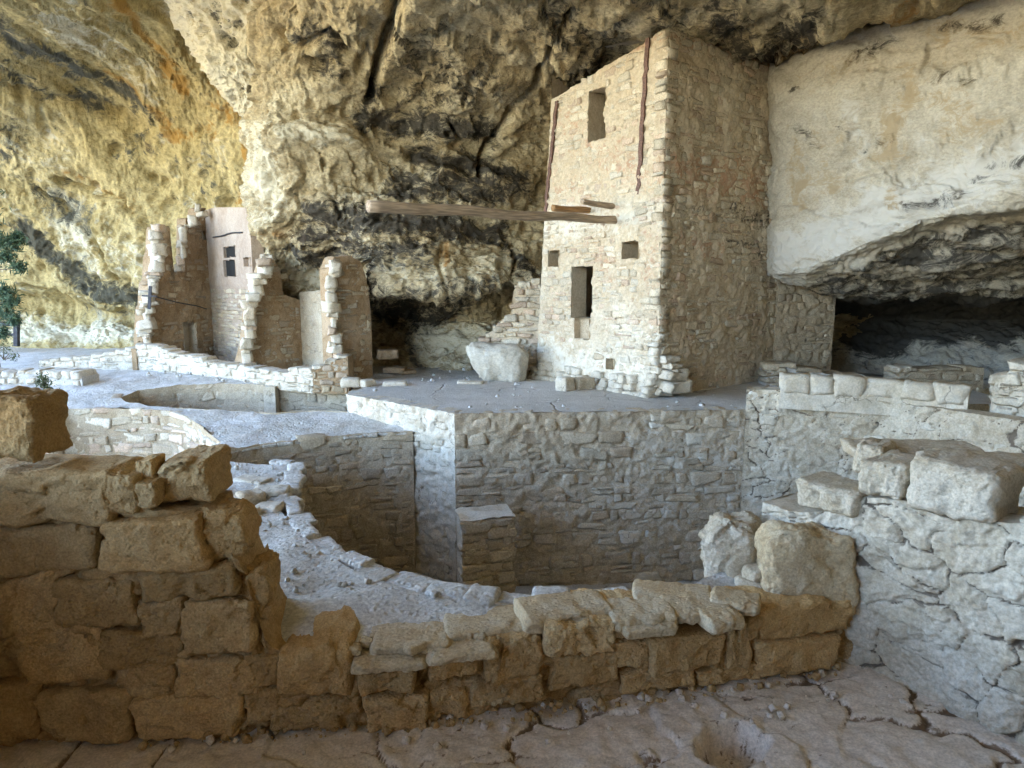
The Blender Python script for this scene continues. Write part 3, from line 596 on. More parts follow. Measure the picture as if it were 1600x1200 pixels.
# ------------------------------------------------------------------ walls
class Wall:
    """a wall along a plan line running left to right as one sees it; u runs along it, z up; its face looks to the viewer"""
    def __init__(s, pts, z0, top, thick=.4, lean=0.0, uL=None, uR=None):
        s.p = np.array([p[:2] for p in pts], float); seg = np.diff(s.p, axis=0); s.l = np.hypot(seg[:, 0], seg[:, 1])
        s.c = np.concatenate([[0], np.cumsum(s.l)]); s.L = s.c[-1]; s.seg = seg / s.l[:, None]
        s.z0 = z0 if callable(z0) else (lambda u, v=z0: v + 0 * np.asarray(u)); s.thick = thick; s.lean = lean
        if callable(top): s.top = top
        elif isinstance(top, (list, tuple)):
            tu = [t[0] for t in top]; tz = [t[1] for t in top]; s.top = lambda u: np.interp(u, tu, tz)
        else: s.top = lambda u: top + 0 * np.asarray(u)
        s.uL = uL or (lambda z: 0 * np.asarray(z)); s.uR = uR or (lambda z: 0 * np.asarray(z) + s.L)
    def xy(s, u):
        u = np.asarray(u, float); i = np.clip(np.searchsorted(s.c, u, side='right') - 1, 0, len(s.l) - 1)
        return s.p[i] + s.seg[i] * (u - s.c[i])[..., None]
    def tan(s, u):
        u = np.asarray(u, float); e = min(.12, s.L * .2); a = s.xy(np.clip(u - e, 0, s.L)); b = s.xy(np.clip(u + e, 0, s.L)); t = b - a
        return t / np.maximum(np.linalg.norm(t, axis=-1, keepdims=True), 1e-9)
    def nrm(s, u): t = s.tan(u); return np.stack([t[..., 1], -t[..., 0]], -1)
    def pt(s, u, z, out=0.0):
        u = np.asarray(u, float); z = np.asarray(z, float)
        p = s.xy(u) + s.nrm(u) * (np.asarray(out) - s.lean * (z - s.z0(u)))[..., None]
        return np.concatenate([p, np.broadcast_to(z, u.shape)[..., None]], -1)
    def uz(s, px, py):
        """where a pixel's ray meets the face"""
        r = ray(px, py); best = None
        for i in range(len(s.l)):
            a, t = s.p[i], s.seg[i]; den = r[0] * t[1] - r[1] * t[0]
            if abs(den) < 1e-9: continue
            k = (a[0] * t[1] - a[1] * t[0]) / den; q = r[:2] * k; u = float(np.dot(q - a, t))
            e = max(0, -u, u - s.l[i])
            if k > 0 and (best is None or e < best[0]): best = (e, s.c[i] + u, EYE + r[2] * k)
        return best[1], best[2]
    def core(s, name, mat, parent, res=.06, disp=.02, freq=5.0, holes=(), extra=None, back=True, attrs=None, zres=None):
        zres = zres or res
        nu = max(3, int(s.L / res) + 1); us = np.linspace(0, 1, nu)
        zt = s.top(us * s.L); zb = s.z0(us * s.L); nv = max(3, int((zt - zb).max() / zres) + 1); vv = np.linspace(0, 1, nv)
        Z = zb[:, None] + (zt - zb)[:, None] * vv[None]; U = s.uL(Z) + (s.uR(Z) - s.uL(Z)) * us[:, None]
        P = s.pt(U, Z); n3 = np.concatenate([s.nrm(U), np.zeros(U.shape + (1,))], -1)
        h = disp * (fbm(P * freq, 3) + .7 * fbm(P * freq * 3.1, 2))
        if extra is not None: h = h + extra(U, Z, P)
        edge = np.minimum(1, np.minimum(us, 1 - us)[:, None] * nu / 4)
        F = P + n3 * (h * np.maximum(edge, .4))[..., None]; F[:, -1, 2] += (.5 * disp * gnoise(P[:, -1] * freq * 2))
        k = np.ones((nu - 1, nv - 1), bool)
        if holes:
            uc = (U[:-1, :-1] + U[1:, 1:]) / 2; zc = (Z[:-1, :-1] + Z[1:, 1:]) / 2
            for a, b, c, d in holes: k &= ~((uc > a) & (uc < b) & (zc > c) & (zc < d))
        q = grid_quads(nu, nv, k)
        parts = [F.reshape(-1, 3)]; qs = [q]; m = nu * nv
        if back:
            # top, back and the two ends
            B = P - n3 * s.thick; nt_ = 4
            T = np.stack([F[:, -1] * (1 - t) + B[:, -1] * t for t in np.linspace(0, 1, nt_)], 1); T[:, 1:-1, 2] += disp * 1.5 * fbm(T[:, 1:-1] * freq, 2)
            parts.append(T.reshape(-1, 3)); qs.append(grid_quads(nu, nt_) + m); m += nu * nt_
            Bk = B[:, [0, -1]]; parts.append(Bk.reshape(-1, 3)); qs.append(grid_quads(nu, 2)[:, ::-1] + m); m += nu * 2
            for e in (0, -1):
                E = np.stack([F[e] * (1 - t) + B[e] * t for t in np.linspace(0, 1, 4)], 0); E[1:-1] += disp * 1.2 * np.stack([fbm(E[1:-1] * freq + o, 2) for o in (0, 9, 0)], -1) * np.array([1, 1, 0])
                qe = grid_quads(4, nv) + m; parts.append(E.reshape(-1, 3)); qs.append(qe[:, ::-1] if e == 0 else qe); m += 4 * nv
        me = mesh_from(name, np.concatenate(parts), quads=np.concatenate(qs))
        if attrs:
            co = np.concatenate(parts); cx, cy = proj(co)
            for kk, f in attrs.items(): attr(me, kk, f(co, cx, cy))
        return link(name, me, mat, parent)
    def course(s, st, mat, h=(.10, .2), l=(.18, .42), gap=.025, depth=.22, proud=(.0, .02), holes=(), zmin=None, zmax=None, tilt=.03, skip=0.04, ends=0.0, pick=None, wob=.35, u0=0, u1=None, inset=0.01):
        """lay the courses; pick(u, z) may return another material or None to leave the spot bare"""
        u1 = s.L if u1 is None else u1
        z = float(np.min(s.z0(np.linspace(0, s.L, 9)))) if zmin is None else zmin
        zend = float(np.max(s.top(np.linspace(0, s.L, 60)))) if zmax is None else zmax
        row = 0
        while z < zend:
            hh = random.uniform(*h); u = u0 - random.uniform(0, l[0]); ph = random.uniform(0, 50)
            while u < u1:
                ll = random.uniform(*l) * (1.25 if random.random() < .12 else 1); uc = u + ll / 2
                stack = 2 if (hh > h[0] * 1.35 and random.random() < .22) else 1
                for kk in range(stack):
                    h2 = hh / stack; zc = z + h2 * (kk + .5) + wob * h[0] * float(gnoise(np.array([uc * .8, ph * 0 + row * .45, 3.3])))
                    lo, hi = float(s.uL(zc)), float(s.uR(zc)); a, b = max(uc - ll / 2, lo + inset), min(uc + ll / 2, hi - inset)
                    if b - a < l[0] * .45: continue
                    c = (a + b) / 2; L2 = b - a
                    if zc + h2 * .3 > float(s.top(c)) or zc < float(s.z0(c)): continue
                    if any(a < H[1] and b > H[0] and zc - h2 / 2 < H[3] and zc + h2 / 2 > H[2] for H in holes):
                        for H in holes:                          # shorten the stone to the opening's jamb
                            if zc - h2 * .35 < H[3] and zc + h2 * .35 > H[2]:
                                if a < H[0] < b: b = H[0]
                                elif a < H[1] < b: a = H[1]
                                elif a >= H[0] and b <= H[1]: b = a
                        if b - a < .07: continue
                        c = (a + b) / 2; L2 = b - a
                    if random.random() < skip: continue
                    m = pick(c, zc) if pick else mat
                    if m is None: continue
                    t = s.tan(c); n = s.nrm(c); pr = random.uniform(*proud)
                    p = s.pt(c, zc, pr - depth / 2)
                    R = Matrix(((t[0], -n[0], 0), (t[1], -n[1], 0), (0, 0, 1))).to_4x4()
                    R = Matrix.Translation(Vector([float(x) for x in p])) @ R @ Matrix.Rotation(random.gauss(0, tilt), 4, 'Y') @ Matrix.Rotation(random.gauss(0, tilt * .7), 4, 'Z') @ Matrix.Rotation(random.gauss(0, tilt * .7), 4, 'X')
                    sx = random.choice((1, -1)); g = gap * random.uniform(.6, 1.4)
                    st.add(R, (max(L2 - g, .04), depth * random.uniform(.9, 1.1), max(h2 - g * random.uniform(.7, 1.2), .03)), m)
                u += ll
            z += hh; row += 1
    def end_stones(s, st, mat, at_start=True, h=(.10, .2), over=.05, depth=None, zmin=None, lenr=(.22, .5)):
        """the ragged stones of a broken wall end, each running through the wall"""
        u = 0.0 if at_start else s.L; z = float(s.z0(u)) if zmin is None else zmin
        top = float(s.top(u))
        while z < top - .05:
            hh = random.uniform(*h); ll = random.uniform(*lenr); ov = random.uniform(-over * .6, over)
            c = (-ov + ll / 2) if at_start else s.L + ov - ll / 2
            t = s.tan(max(0.02, min(s.L - .02, c))); n = s.nrm(max(0.02, min(s.L - .02, c))); cc = max(0, min(s.L, c)); off = c - cc
            dd = (depth or s.thick) * random.uniform(.85, 1.12)
            p = s.pt(cc, z + hh / 2, .02 - dd / 2 + random.uniform(-.02, .03)); p[:2] += t * off
            R = Matrix.Translation(Vector([float(x) for x in p])) @ Matrix(((t[0], -n[0], 0), (t[1], -n[1], 0), (0, 0, 1))).to_4x4() @ Matrix.Rotation(random.gauss(0, .05), 4, 'Y') @ Matrix.Rotation(random.gauss(0, .06), 4, 'Z')
            st.add(R, (ll, dd, hh * random.uniform(.82, .98)), mat); z += hh
    def cap_stones(s, st, mat, l=(.2, .4), h=(.08, .14), depth=None, u0=0, u1=None, rise=.3, over=.02):
        u = u0; u1 = s.L if u1 is None else u1
        while u < u1 - .05:
            ll = min(random.uniform(*l), u1 - u); c = u + ll / 2; t = s.tan(c); n = s.nrm(c); hh = random.uniform(*h); dd = (depth or s.thick) * random.uniform(.9, 1.1)
            p = s.pt(c, float(s.top(c)) + hh * (rise - .5) + random.uniform(-.02, .02), over - dd / 2 + random.uniform(-.03, .03))
            R = Matrix.Translation(Vector([float(x) for x in p])) @ Matrix(((t[0], -n[0], 0), (t[1], -n[1], 0), (0, 0, 1))).to_4x4() @ Matrix.Rotation(random.gauss(0, .06), 4, 'Y') @ Matrix.Rotation(random.gauss(0, .08), 4, 'Z')
            st.add(R, (ll - .02, dd, hh), mat); u += ll
def recess(name, w, hole, deep, mat, parent, dark_back=False, back_mat=None, res=5, splay=0.0):
    """the jambs, sill and lintel of an opening, set into the wall's thickness; closed at the back when asked"""
    a, b, c, d = hole; o = .012
    def ring(out):
        us = [a] * res + list(np.linspace(a, b, res)) + [b] * res + list(np.linspace(b, a, res)); zs = list(np.linspace(c, d, res)) + [d] * res + list(np.linspace(d, c, res)) + [c] * res
        return w.pt(np.array(us), np.array(zs), np.full(len(us), out))
    R = np.stack([ring(x) for x in np.linspace(o, -deep, 6)], 0); n = R.shape[1]
    R[1:-1] += .012 * np.stack([gnoise(R[1:-1] * 9 + s) for s in (0, 40, 80)], -1)
    obj_ = link(name, mesh_from(name, R, quads=grid_quads(6, n)), mat, parent)
    if back_mat is not None:
        q = w.pt(np.array([a, b, b, a]), np.array([c, c, d, d]), np.full(4, -deep + .01))
        link('recess_back', mesh_from('recess_back', q, quads=[[0, 1, 2, 3]]), back_mat, obj_)
    return obj_
class Plates:
    """stones showing through cracked mud plaster: flat plates with dark cracks between them"""
    def __init__(s, su, sz, seed, amp=.04, crack=.045, wid=.05, open_=-.3): s.a = (su, sz, seed, amp, crack, wid, open_); s.mask = None
    def __call__(s, U, Z, P):
        su, sz, sd_, amp, crack, wid, op = s.a
        a, b = U * su + .38 * fbm(P * 2.0 + 3 + sd_, 3), Z * sz + .30 * fbm(P * 2.0 + 43 + sd_, 3)
        f1, e, c = worley(a, b, sd_); g1, ge, gc = worley(a * 2.7 + .1 * fbm(P * 6, 2), b * 2.7, sd_ + 1)
        n1 = .02 * gnoise(P * 14); keep = smooth(op, op + .3, gnoise(P * 1.3 + 9 + sd_)); k2 = smooth(.0, .3, gnoise(P * 1.6 + 29 + sd_))
        s.mask = np.clip(.95 * smooth(wid, wid * .25, e + n1) * keep + .7 * smooth(wid, 0, ge + n1) * k2, 0, 1).ravel()
        return amp * (c - .5) + .5 * amp * facet(a, b, sd_ + 2) + .012 * facet(a * 3, b * 3, sd_ + 3) - crack * smooth(wid, 0, e + n1) * keep - .5 * crack * smooth(wid, 0, ge + n1) * k2 + .028 * fbm(P * 2.4, 3) + .006 * fbm(P * 18, 2)
    def dirt(s, co, cx, cy): d = np.zeros(len(co)); d[:len(s.mask)] = s.mask; return d
def crack_field(scale, depth, width, seed=0, warp=.25):
    def f(U, Z, P):
        wu = U * scale + warp * fbm(np.stack([U * scale * 1.5, Z * scale * 1.5, 0 * U + seed], -1), 3); wv = Z * scale * 1.25 + warp * fbm(np.stack([U * scale * 1.5 + 50, Z * scale * 1.5, 0 * U + seed], -1), 3)
        f1, e, c = worley(wu, wv, seed); keep = smooth(-.25, .1, gnoise(np.stack([U * scale * .5, Z * scale * .5, 0 * U + seed + 7], -1)))
        return -depth * smooth(width, 0, e) * keep + .6 * depth * (c - .5) - .3 * depth * f1
    return f

# ------------------------------------------------------------------ plaza and kiva walls
def line(a, b, n): return [xy(a + (b - a) * t) for t in np.linspace(0, 1, n)]
# the white retaining face that runs from the cave to the plaza's corner and down into the near kiva
t = thing('retaining_wall', 'stone retaining wall holding up the plaza, its white corner jutting into the kiva', 'retaining wall')
ws = Wall(line(EDGE_A, EDGE_B, 6), -3.0, [(0, .0), (9, .0)], .35)
kf = at_f(645, 674, zw); uk = float(np.dot(np.array(xy(kf)) - ws.p[0], ws.seg[0]))
cf = crack_field(3.2, .02, .05, 3)
ws.core('plaster', M_white, t, res=.03, disp=.022, freq=7, extra=lambda U, Z, P: .7 * cf(U, Z, P) + .035 * fbm(P * np.array([3, 3, 6]), 3) + .03 * facet(U * 3 + .3 * fbm(P * 3, 2), Z * 5, 12))
st = Stones(); ws.course(st, M_white, h=(.11, .2), l=(.18, .36), gap=.03, depth=.2, proud=(-.012, .012), zmin=-.75, zmax=0.02, tilt=.04)
ws.course(st, M_white, h=(.16, .28), l=(.22, .4), gap=.04, depth=.2, proud=(-.03, -.006), zmin=-3, zmax=-.75, skip=.45, tilt=.05)
wf = Wall(line(EDGE_B, EDGE_C, 7) , -3.0, [(0, -.005), (9, -.005)], .35)
cf2 = crack_field(2.6, .02, .04, 8)
lime = lambda P, cx, cy: np.clip(blots(cx, cy, [([(1010, 700), (1100, 720), (1150, 690)], 60, .6), ([(960, 780), (1060, 790)], 50, .5), ([(1120, 760), (1160, 790)], 40, .6), ([(880, 650), (1150, 655)], 20, .4)]), 0, 1)
M_gm = rock_mat('kiva_mortar', (.51, .43, .32), (.45, .37, .27), (.55, .48, .37), big=1.2, mid=7, fine=40, bump=.8, dist=.02, speck=.3, pale=(.60, .56, .49))
wf.core('mortar', M_gm, t, res=.028, disp=.028, freq=5, attrs={'pale': lime}, extra=lambda U, Z, P: .03 * fbm(P * np.array([3, 3, 5]), 3) + .5 * cf2(U, Z, P) + .014 * facet(U * 2.6 + .4 * fbm(P * 2.5, 3), Z * 4.6 + .3 * fbm(P * 2.5 + 40, 3), 17))
def pickf(u, z): return M_white if (u > 2.3 and random.random() < .35) else M_gstone
wf.course(st, M_gstone, h=(.10, .28), l=(.16, .56), gap=.03, depth=.24, proud=(-.012, .026), pick=pickf, tilt=.05, skip=.10, wob=.8)
# the pilaster standing in the kiva against that corner
p0, p1 = at_z(722, 815, -1.47), at_z(803, 808, -1.47)
wp = Wall([xy(p0), xy(p1)], -3.0, -1.47, .55)
pl = thing('pilaster', 'square stone pilaster with a flat pale top standing in the kiva below the white corner', 'pilaster')
wp.core('mortar', M_gm, pl, res=.03, disp=.03, freq=6, extra=lambda U, Z, P: .03 * facet(U * 4 + .3 * fbm(P * 3, 2), Z * 7, 19))
st2 = Stones(); wp.course(st2, M_gstone, h=(.09, .18), l=(.18, .4), gap=.025, depth=.2, proud=(-.012, .02), tilt=.05); wp.end_stones(st2, M_gstone, True, h=(.12, .24), over=.025, depth=.3, zmin=-2.9); wp.end_stones(st2, M_gstone, False, h=(.12, .24), over=.03, depth=.3, zmin=-2.9); st2.build(pl)
tb = [wp.pt(np.array([u]), np.array([-1.47]), np.array([o]))[0] for u, o in ((-.03, .02), (wp.L + .02, .02), (wp.L + .02, -.56), (-.03, -.56))]
tg = np.array([[(np.array(tb[0]) * (1 - a) + np.array(tb[1]) * a) * (1 - b) + (np.array(tb[3]) * (1 - a) + np.array(tb[2]) * a) * b for b in np.linspace(0, 1, 14)] for a in np.linspace(0, 1, 14)]); tg[..., 2] += .02 + .03 * fbm(tg * 4, 3); tg[..., :2] += .02 * np.stack([fbm(tg * 6, 2), fbm(tg * 6 + 40, 2)], -1)
link('plastered_top', mesh_from('plastered_top', tg, quads=grid_quads(14, 14)), M_white, pl)
st.build(t)

# near kiva: the curved wall under the rim, far side then the notch and near side
kv = thing('kiva_wall', 'sunken curved kiva wall of rough brown stone, beside the white corner and pilaster', 'kiva wall')
far = K1[:8][::-1]
wk = Wall(far, -3.0, lambda u: -.43 + .0 * u, .3)
wk.core('mortar', M_gm, kv, res=.035, disp=.03, freq=6, back=False)
sk = Stones(); wk.course(sk, M_gstone, h=(.10, .24), l=(.16, .52), gap=.035, depth=.22, proud=(-.01, .03), tilt=.06, skip=.06, wob=.6)
near = Wall(K1[7:25][::-1][::-1], -3.0, -.47, .3)
near = Wall(K1[7:26], -3.0, -.47, .3)       # runs the other way round: its face looks into the kiva
near.nrm_sign = 1
nco = Wall(K1[7:26], -3.0, -.47, .3)
nco.core('mortar', M_gm, kv, res=.06, disp=.02, freq=6, back=False)
nco.course(sk, M_gstone, h=(.12, .24), l=(.22, .5), gap=.03, depth=.2, proud=(.0, .02), zmin=-1.9, tilt=.03)
sk.build(kv)

# the second kiva, behind
k2 = thing('kiva_wall', 'curved kiva wall with one white pilaster strip, in front of the ruined rooms', 'kiva wall')
w2 = Wall([K2[-1]][:0] + K2[6:], -2.6, lambda u: np.array([zw(*w2.xy(np.clip(v, 0, w2.L))) for v in np.atleast_1d(u)]).reshape(np.shape(u)) - .0, .3)
w2.core('mortar', M_gm, k2, res=.07, disp=.02, freq=5, back=False)
s2 = Stones(); w2.course(s2, M_gstone, h=(.10, .26), l=(.16, .55), gap=.03, depth=.2, proud=(-.02, .03), zmin=-1.35, tilt=.08, skip=.12, wob=.9)
w2b = Wall([K2[0], K2[-1]][::-1], -2.6, lambda u: -.3 + 0 * np.asarray(u), .25)
w2n = Wall(K2[:7], -2.6, -.32, .25); w2n.core('mortar', M_gm, k2, res=.1, disp=.02, freq=5, back=False)
a, b = at_y(413, 640, w2.pt(np.array([w2.uz(421, 620)[0]]), np.array([0.]))[0][1] - .28), at_y(431, 640, w2.pt(np.array([w2.uz(421, 620)[0]]), np.array([0.]))[0][1] - .28)
wpl = Wall([xy(a), xy(b)], -2.6, -.16, .35); wpl.core('pilaster', M_white, k2, res=.06, disp=.012, freq=6)
s2.build(k2)

# the open hollow on the left with its curved cream wall
k3 = thing('curved_wall', 'curved cream coloured stone wall bounding an open hollow beside the walkway', 'wall')
w3 = Wall(K3[:7][::-1], -2.4, lambda u: np.array([zw(*w3.xy(np.clip(v, 0, w3.L))) for v in np.atleast_1d(u)]).reshape(np.shape(u)), .35)
w3.core('mortar', M_mortar, k3, res=.05, disp=.02, freq=6, back=False)
s3 = Stones(); M_cream = M_tstone
w3.course(s3, M_cream, h=(.11, .28), l=(.15, .5), gap=.04, depth=.22, proud=(.0, .045), zmin=-1.9, tilt=.10, skip=.03, wob=1.0); s3.build(k3)
w3b = Wall([K3[0], K3[-1]], -2.4, -.45, .3); w3b.core('mortar', M_mortar, k3, res=.1, disp=.03, freq=5, back=False)

# terrace wall to the right, round the kiva
tw = thing('terrace_wall', 'cracked whitish plastered wall past the plaza edge, a row of pale blocks along its back', 'terrace wall')
mid = [EDGE_C, at_z(1270, 640, .1), at_z(1420, 650, .25), EDGE_D]
gp = [EDGE_C + (EDGE_D - EDGE_C) * t + np.array([.35, .3, 0]) * math.sin(t * math.pi) for t in np.linspace(0, 1.12, 12)]
wg = Wall([xy(p) for p in gp], -3.0, [(0, .34), (.5, .36), (1.2, .35), (2.2, .30), (3.4, .30), (9, .36)], .35)
cf3 = crack_field(2.5, .03, .05, 21)
M_side = rock_mat('side_plaster', (.53, .46, .36), (.43, .36, .26), (.58, .52, .42), big=1.3, mid=6, fine=34, bump=.8, dist=.018, speck=.25, pits=.12, stain=(.13, .10, .075))
pg = Plates(2.6, 4.2, 21, .03, .03, .06)
wg.core('plaster', M_side, tw, res=.02, zres=.022, disp=.016, freq=5, extra=pg, attrs={'stain': pg.dirt})
sg = Stones(); wg.course(sg, M_white, h=(.14, .3), l=(.2, .46), gap=.04, depth=.2, proud=(-.05, .004), tilt=.09, skip=.5, wob=.8)
# the blocks behind its crest
a, b, c = at_z(1219, 609, .40), at_z(1380, 618, .40), at_z(1512, 634, .36)
wr = Wall([xy(a), xy(b), xy(c)], .1, [(0, .58), (3, .58)], .3)
wr.core('mortar', M_white, tw, res=.05, disp=.02, freq=6)
u = 0.0
for ln in (.44, .33, .42, .50, .42, .40, .38, .4, .4):
    if u + ln > wr.L + .25: break
    c_ = u + ln / 2; tt = wr.tan(min(c_, wr.L - .05)); nn = wr.nrm(min(c_, wr.L - .05)); p = wr.pt(np.array(min(c_, wr.L)), np.array(.50), np.array(.02 - .16)); p[:2] += tt * max(0, c_ - wr.L)
    sg.add(Matrix.Translation(Vector([float(x) for x in p])) @ Matrix(((tt[0], -nn[0], 0), (tt[1], -nn[1], 0), (0, 0, 1))).to_4x4() @ Matrix.Rotation(random.gauss(0, .03), 4, 'Y'), (ln + .01, .34, random.uniform(.24, .33)), M_white)
    u += ln
sg.build(tw)
wb = thing('stub_wall', 'pale stone stub wall with loose blocks on top, closing the terrace wall', 'wall')
a, b = at_z(1547, 640, .3), at_z(1640, 652, .3)
wx = Wall([xy(a), xy(b)], 0, [(0, .72), (.14, .80), (.18, .92), (2, .95)], .6); wx.core('mortar', M_white, wb, res=.04, disp=.03, freq=5, extra=cf3)
sx_ = Stones(); wx.course(sx_, M_white, h=(.12, .2), l=(.2, .4), gap=.03, depth=.2, proud=(-.006, .02), tilt=.06); wx.end_stones(sx_, M_white, True, over=.03); wx.cap_stones(sx_, M_white, u0=.16, rise=.8, h=(.1, .16)); sx_.build(wb)

# low walls in front of the dark hollow
lw = thing('low_wall', 'low rubble wall with flat grey slabs at the foot of the tower annex', 'low wall')
a, b, c = at_z(1197, 604, 0.0), at_z(1265, 603, 0.02), at_z(1352, 602, 0.05)
wl = Wall([xy(a), xy(b), xy(c)], -.2, [(0, .44), (.7, .40), (1.3, .24), (3, .16)], .5); wl.core('mortar', M_ground, lw, res=.05, disp=.03, freq=5)
sl = Stones(); wl.course(sl, M_gstone, h=(.08, .16), l=(.25, .6), gap=.02, depth=.3, proud=(0, .04), tilt=.07); wl.end_stones(sl, M_gstone, True, over=.06, h=(.08, .16)); wl.cap_stones(sl, M_gstone, l=(.3, .7), h=(.07, .12), rise=.6); sl.build(lw)
lw2 = thing('low_wall', 'low straight wall with one whitened block at its end, before the dark hollow', 'low wall')
a, b = at_z(1400, 601, .05), at_z(1536, 598, .08)
wl2 = Wall([xy(a), xy(b)], -.2, [(0, .36), (3, .40)], .45); wl2.core('mortar', M_gm, lw2, res=.05, disp=.025, freq=5)
sl = Stones(); wl2.course(sl, M_gstone, h=(.12, .2), l=(.25, .5), gap=.025, depth=.25, proud=(0, .03), tilt=.05); wl2.end_stones(sl, M_white, True, over=.04); wl2.cap_stones(sl, M_gstone, l=(.3, .6), h=(.06, .1), rise=.4); sl.build(lw2)
# ------------------------------------------------------------------ the square tower
TB = at_z(1026, 620, 0.0); TA = at_y(838, 590, 15.1); TC = at_z(1207, 592, 0.0)
tower = thing('square_tower', 'tall square stone tower reaching up to the cliff roof, with a doorway and small windows', 'tower')
wl_ = Wall([xy(TA), xy(TB)], -.15, 6.4, .4)
zA, zB = wl_.uz(864, 150)[1], wl_.uz(1035, 46)[1]
uA = wl_.uz(862, 150)[0]; wl_.top = lambda u: zA + (zB - zA) * np.clip((np.asarray(u) - uA) / (wl_.L - uA), -.2, 1.2)
wl_.uL = lambda z: uA * np.clip(np.asarray(z) / zA, 0, 1.1) ** 1.1
wr_ = Wall([xy(TB), xy(TC)], -.15, 6.4, .4); zC = wr_.uz(1218, 107)[1]
wr_.top = lambda u: zB + (zC - zB) * np.asarray(u) / wr_.L
def hole(w, x0, y0, x1, y1):
    a, b = w.uz(x0, (y0 + y1) / 2)[0], w.uz(x1, (y0 + y1) / 2)[0]; xm = (x0 + x1) / 2
    return (a, b, w.uz(xm, y1)[1], w.uz(xm, y0)[1])
H_up = hole(wl_, 920, 139, 946, 219); H_l = hole(wl_, 857, 391, 873, 417); H_r = hole(wl_, 972, 377, 997, 404)
H_d = hole(wl_, 893, 416, 926, 497); H_d2 = hole(wl_, 898, 497, 921, 530); H_s = hole(wl_, 947, 560, 960, 578)
H_d2 = (H_d2[0], H_d2[1], H_d2[2], H_d[2])
holesL = [H_up, H_l, H_r, H_d, H_d2, H_s]
atT = {'rust': lambda co, cx, cy: blots(cx, cy, [([(900, 200), (1000, 280)], 40, .42), ([(1010, 330), (1020, 450)], 18, .45), ([(860, 300), (900, 290)], 26, .4), ([(940, 410), (960, 430)], 16, .5), ([(1060, 260), (1190, 290)], 50, .62), ([(1060, 370), (1120, 390)], 26, .5), ([(860, 130), (1030, 50)], 14, .6), ([(1036, 50), (1210, 108)], 12, .6)]),
       'stain': lambda co, cx, cy: blots(cx, cy, [([(1150, 330), (1200, 345)], 20, .6), ([(1140, 380), (1190, 395)], 16, .6), ([(1060, 330), (1120, 335)], 9, .5), ([(1170, 160), (1200, 190)], 16, .3)]),
       'pale': lambda co, cx, cy: blots(cx, cy, [([(850, 350), (1010, 340)], 30, .7), ([(850, 560), (1020, 590)], 40, .75), ([(960, 500), (1010, 530)], 30, .5)])}
wl_.core('mortar', M_tmortar, tower, res=.025, disp=.026, freq=6, holes=holesL, back=False, attrs=atT, extra=lambda U, Z, P: .035 * fbm(P * 1.6, 2) + .025 * facet(U * 3.4 + .3 * fbm(P * 3, 2), Z * 7 + .3 * fbm(P * 3 + 40, 2), 37) + .05 * smooth(.7, 0, Z))
wr_.core('mortar', M_tmortar, tower, res=.03, disp=.03, freq=5, back=False, attrs=atT, extra=lambda U, Z, P: .05 * fbm(P * 1.8, 2) + .016 * facet(U * 3 + .4 * fbm(P * 3, 2), Z * 6 + .3 * fbm(P * 3 + 40, 2), 38))
# the hidden sides and roof, so that the rooms inside stay dark
BK = TA + (TC - TB) * np.array([1, 1, 0]); top = max(zA, zB, zC) + .3
box_co = [(*xy(p), z) for z in (-.2, top) for p in ((TA * .985 + BK * .015) if z < 0 else (TA + (TB - TA) * (uA * 1.1 / wl_.L)), BK, TC * .985 + BK * .015)] + [(*xy(TB * .96 + BK * .04), zB - .02)]
link('back_walls', mesh_from('back_walls', box_co, faces=[(0, 1, 4, 3), (1, 2, 5, 4), (3, 4, 5, 6)], smoothed=False), M_tmortar, tower)
for nm, h_ in (('window_recess', H_up), ('window_recess', H_l), ('window_recess', H_r), ('doorway_recess', H_d)):
    o_ = recess(nm, wl_, h_, .42, M_tmortar, tower)
# the narrow foot of the doorway is a slot with its own back
recess('doorway_foot', wl_, H_d2, .16, M_tmortar, tower, back_mat=M_gm); recess('wall_slot', wl_, H_s, .2, M_tmortar, tower, back_mat=M_gm)
u_, z_ = wl_.uz(930, 222)
stT = Stones()
def pickT(u, z): return M_white if random.random() < 1.05 - z * .75 else M_tstone
wl_.course(stT, M_tstone, h=(.08, .17), l=(.13, .36), gap=.028, depth=.2, proud=(-.012, .03), holes=holesL, tilt=.05, skip=.12, zmin=-.1, zmax=3.2, pick=pickT)
wl_.course(stT, M_tstone, h=(.10, .2), l=(.14, .40), gap=.03, depth=.2, proud=(-.018, .02), holes=holesL, tilt=.045, skip=.2, zmin=3.2)
wr_.course(stT, M_tstone, h=(.08, .17), l=(.14, .40), gap=.028, depth=.2, proud=(-.016, .035), tilt=.06, skip=.14, zmin=-.1, zmax=3.4)
wr_.course(stT, M_tstone, h=(.10, .2), l=(.16, .40), gap=.03, depth=.2, proud=(-.012, .03), tilt=.04, skip=.10, zmin=3.4)
# quoins at the corner
z = .3
while z < zB - .1:
    hh = random.uniform(.09, .2); p = np.array([TB[0], TB[1], z + hh / 2]); side = random.random() < .5
    tt, nn = (wl_.seg[0], wl_.nrm(np.array(1.))) if side else (wr_.seg[0], wr_.nrm(np.array(1.))); sg_ = -1 if side else 1
    L_ = random.uniform(.22, .42); c_ = p[:2] + sg_ * tt * (L_ / 2 - .03) - nn * (.12 - random.uniform(-.006, .010))
    stT.add(Matrix.Translation(Vector((float(c_[0]), float(c_[1]), float(p[2])))) @ Matrix(((tt[0], -nn[0], 0), (tt[1], -nn[1], 0), (0, 0, 1))).to_4x4() @ Matrix.Rotation(random.gauss(0, .02), 4, 'Y') @ Matrix.Rotation(random.gauss(0, .02), 4, 'Z'), (L_, .24, hh * .95), M_white if z < 1.2 else M_tstone); z += hh
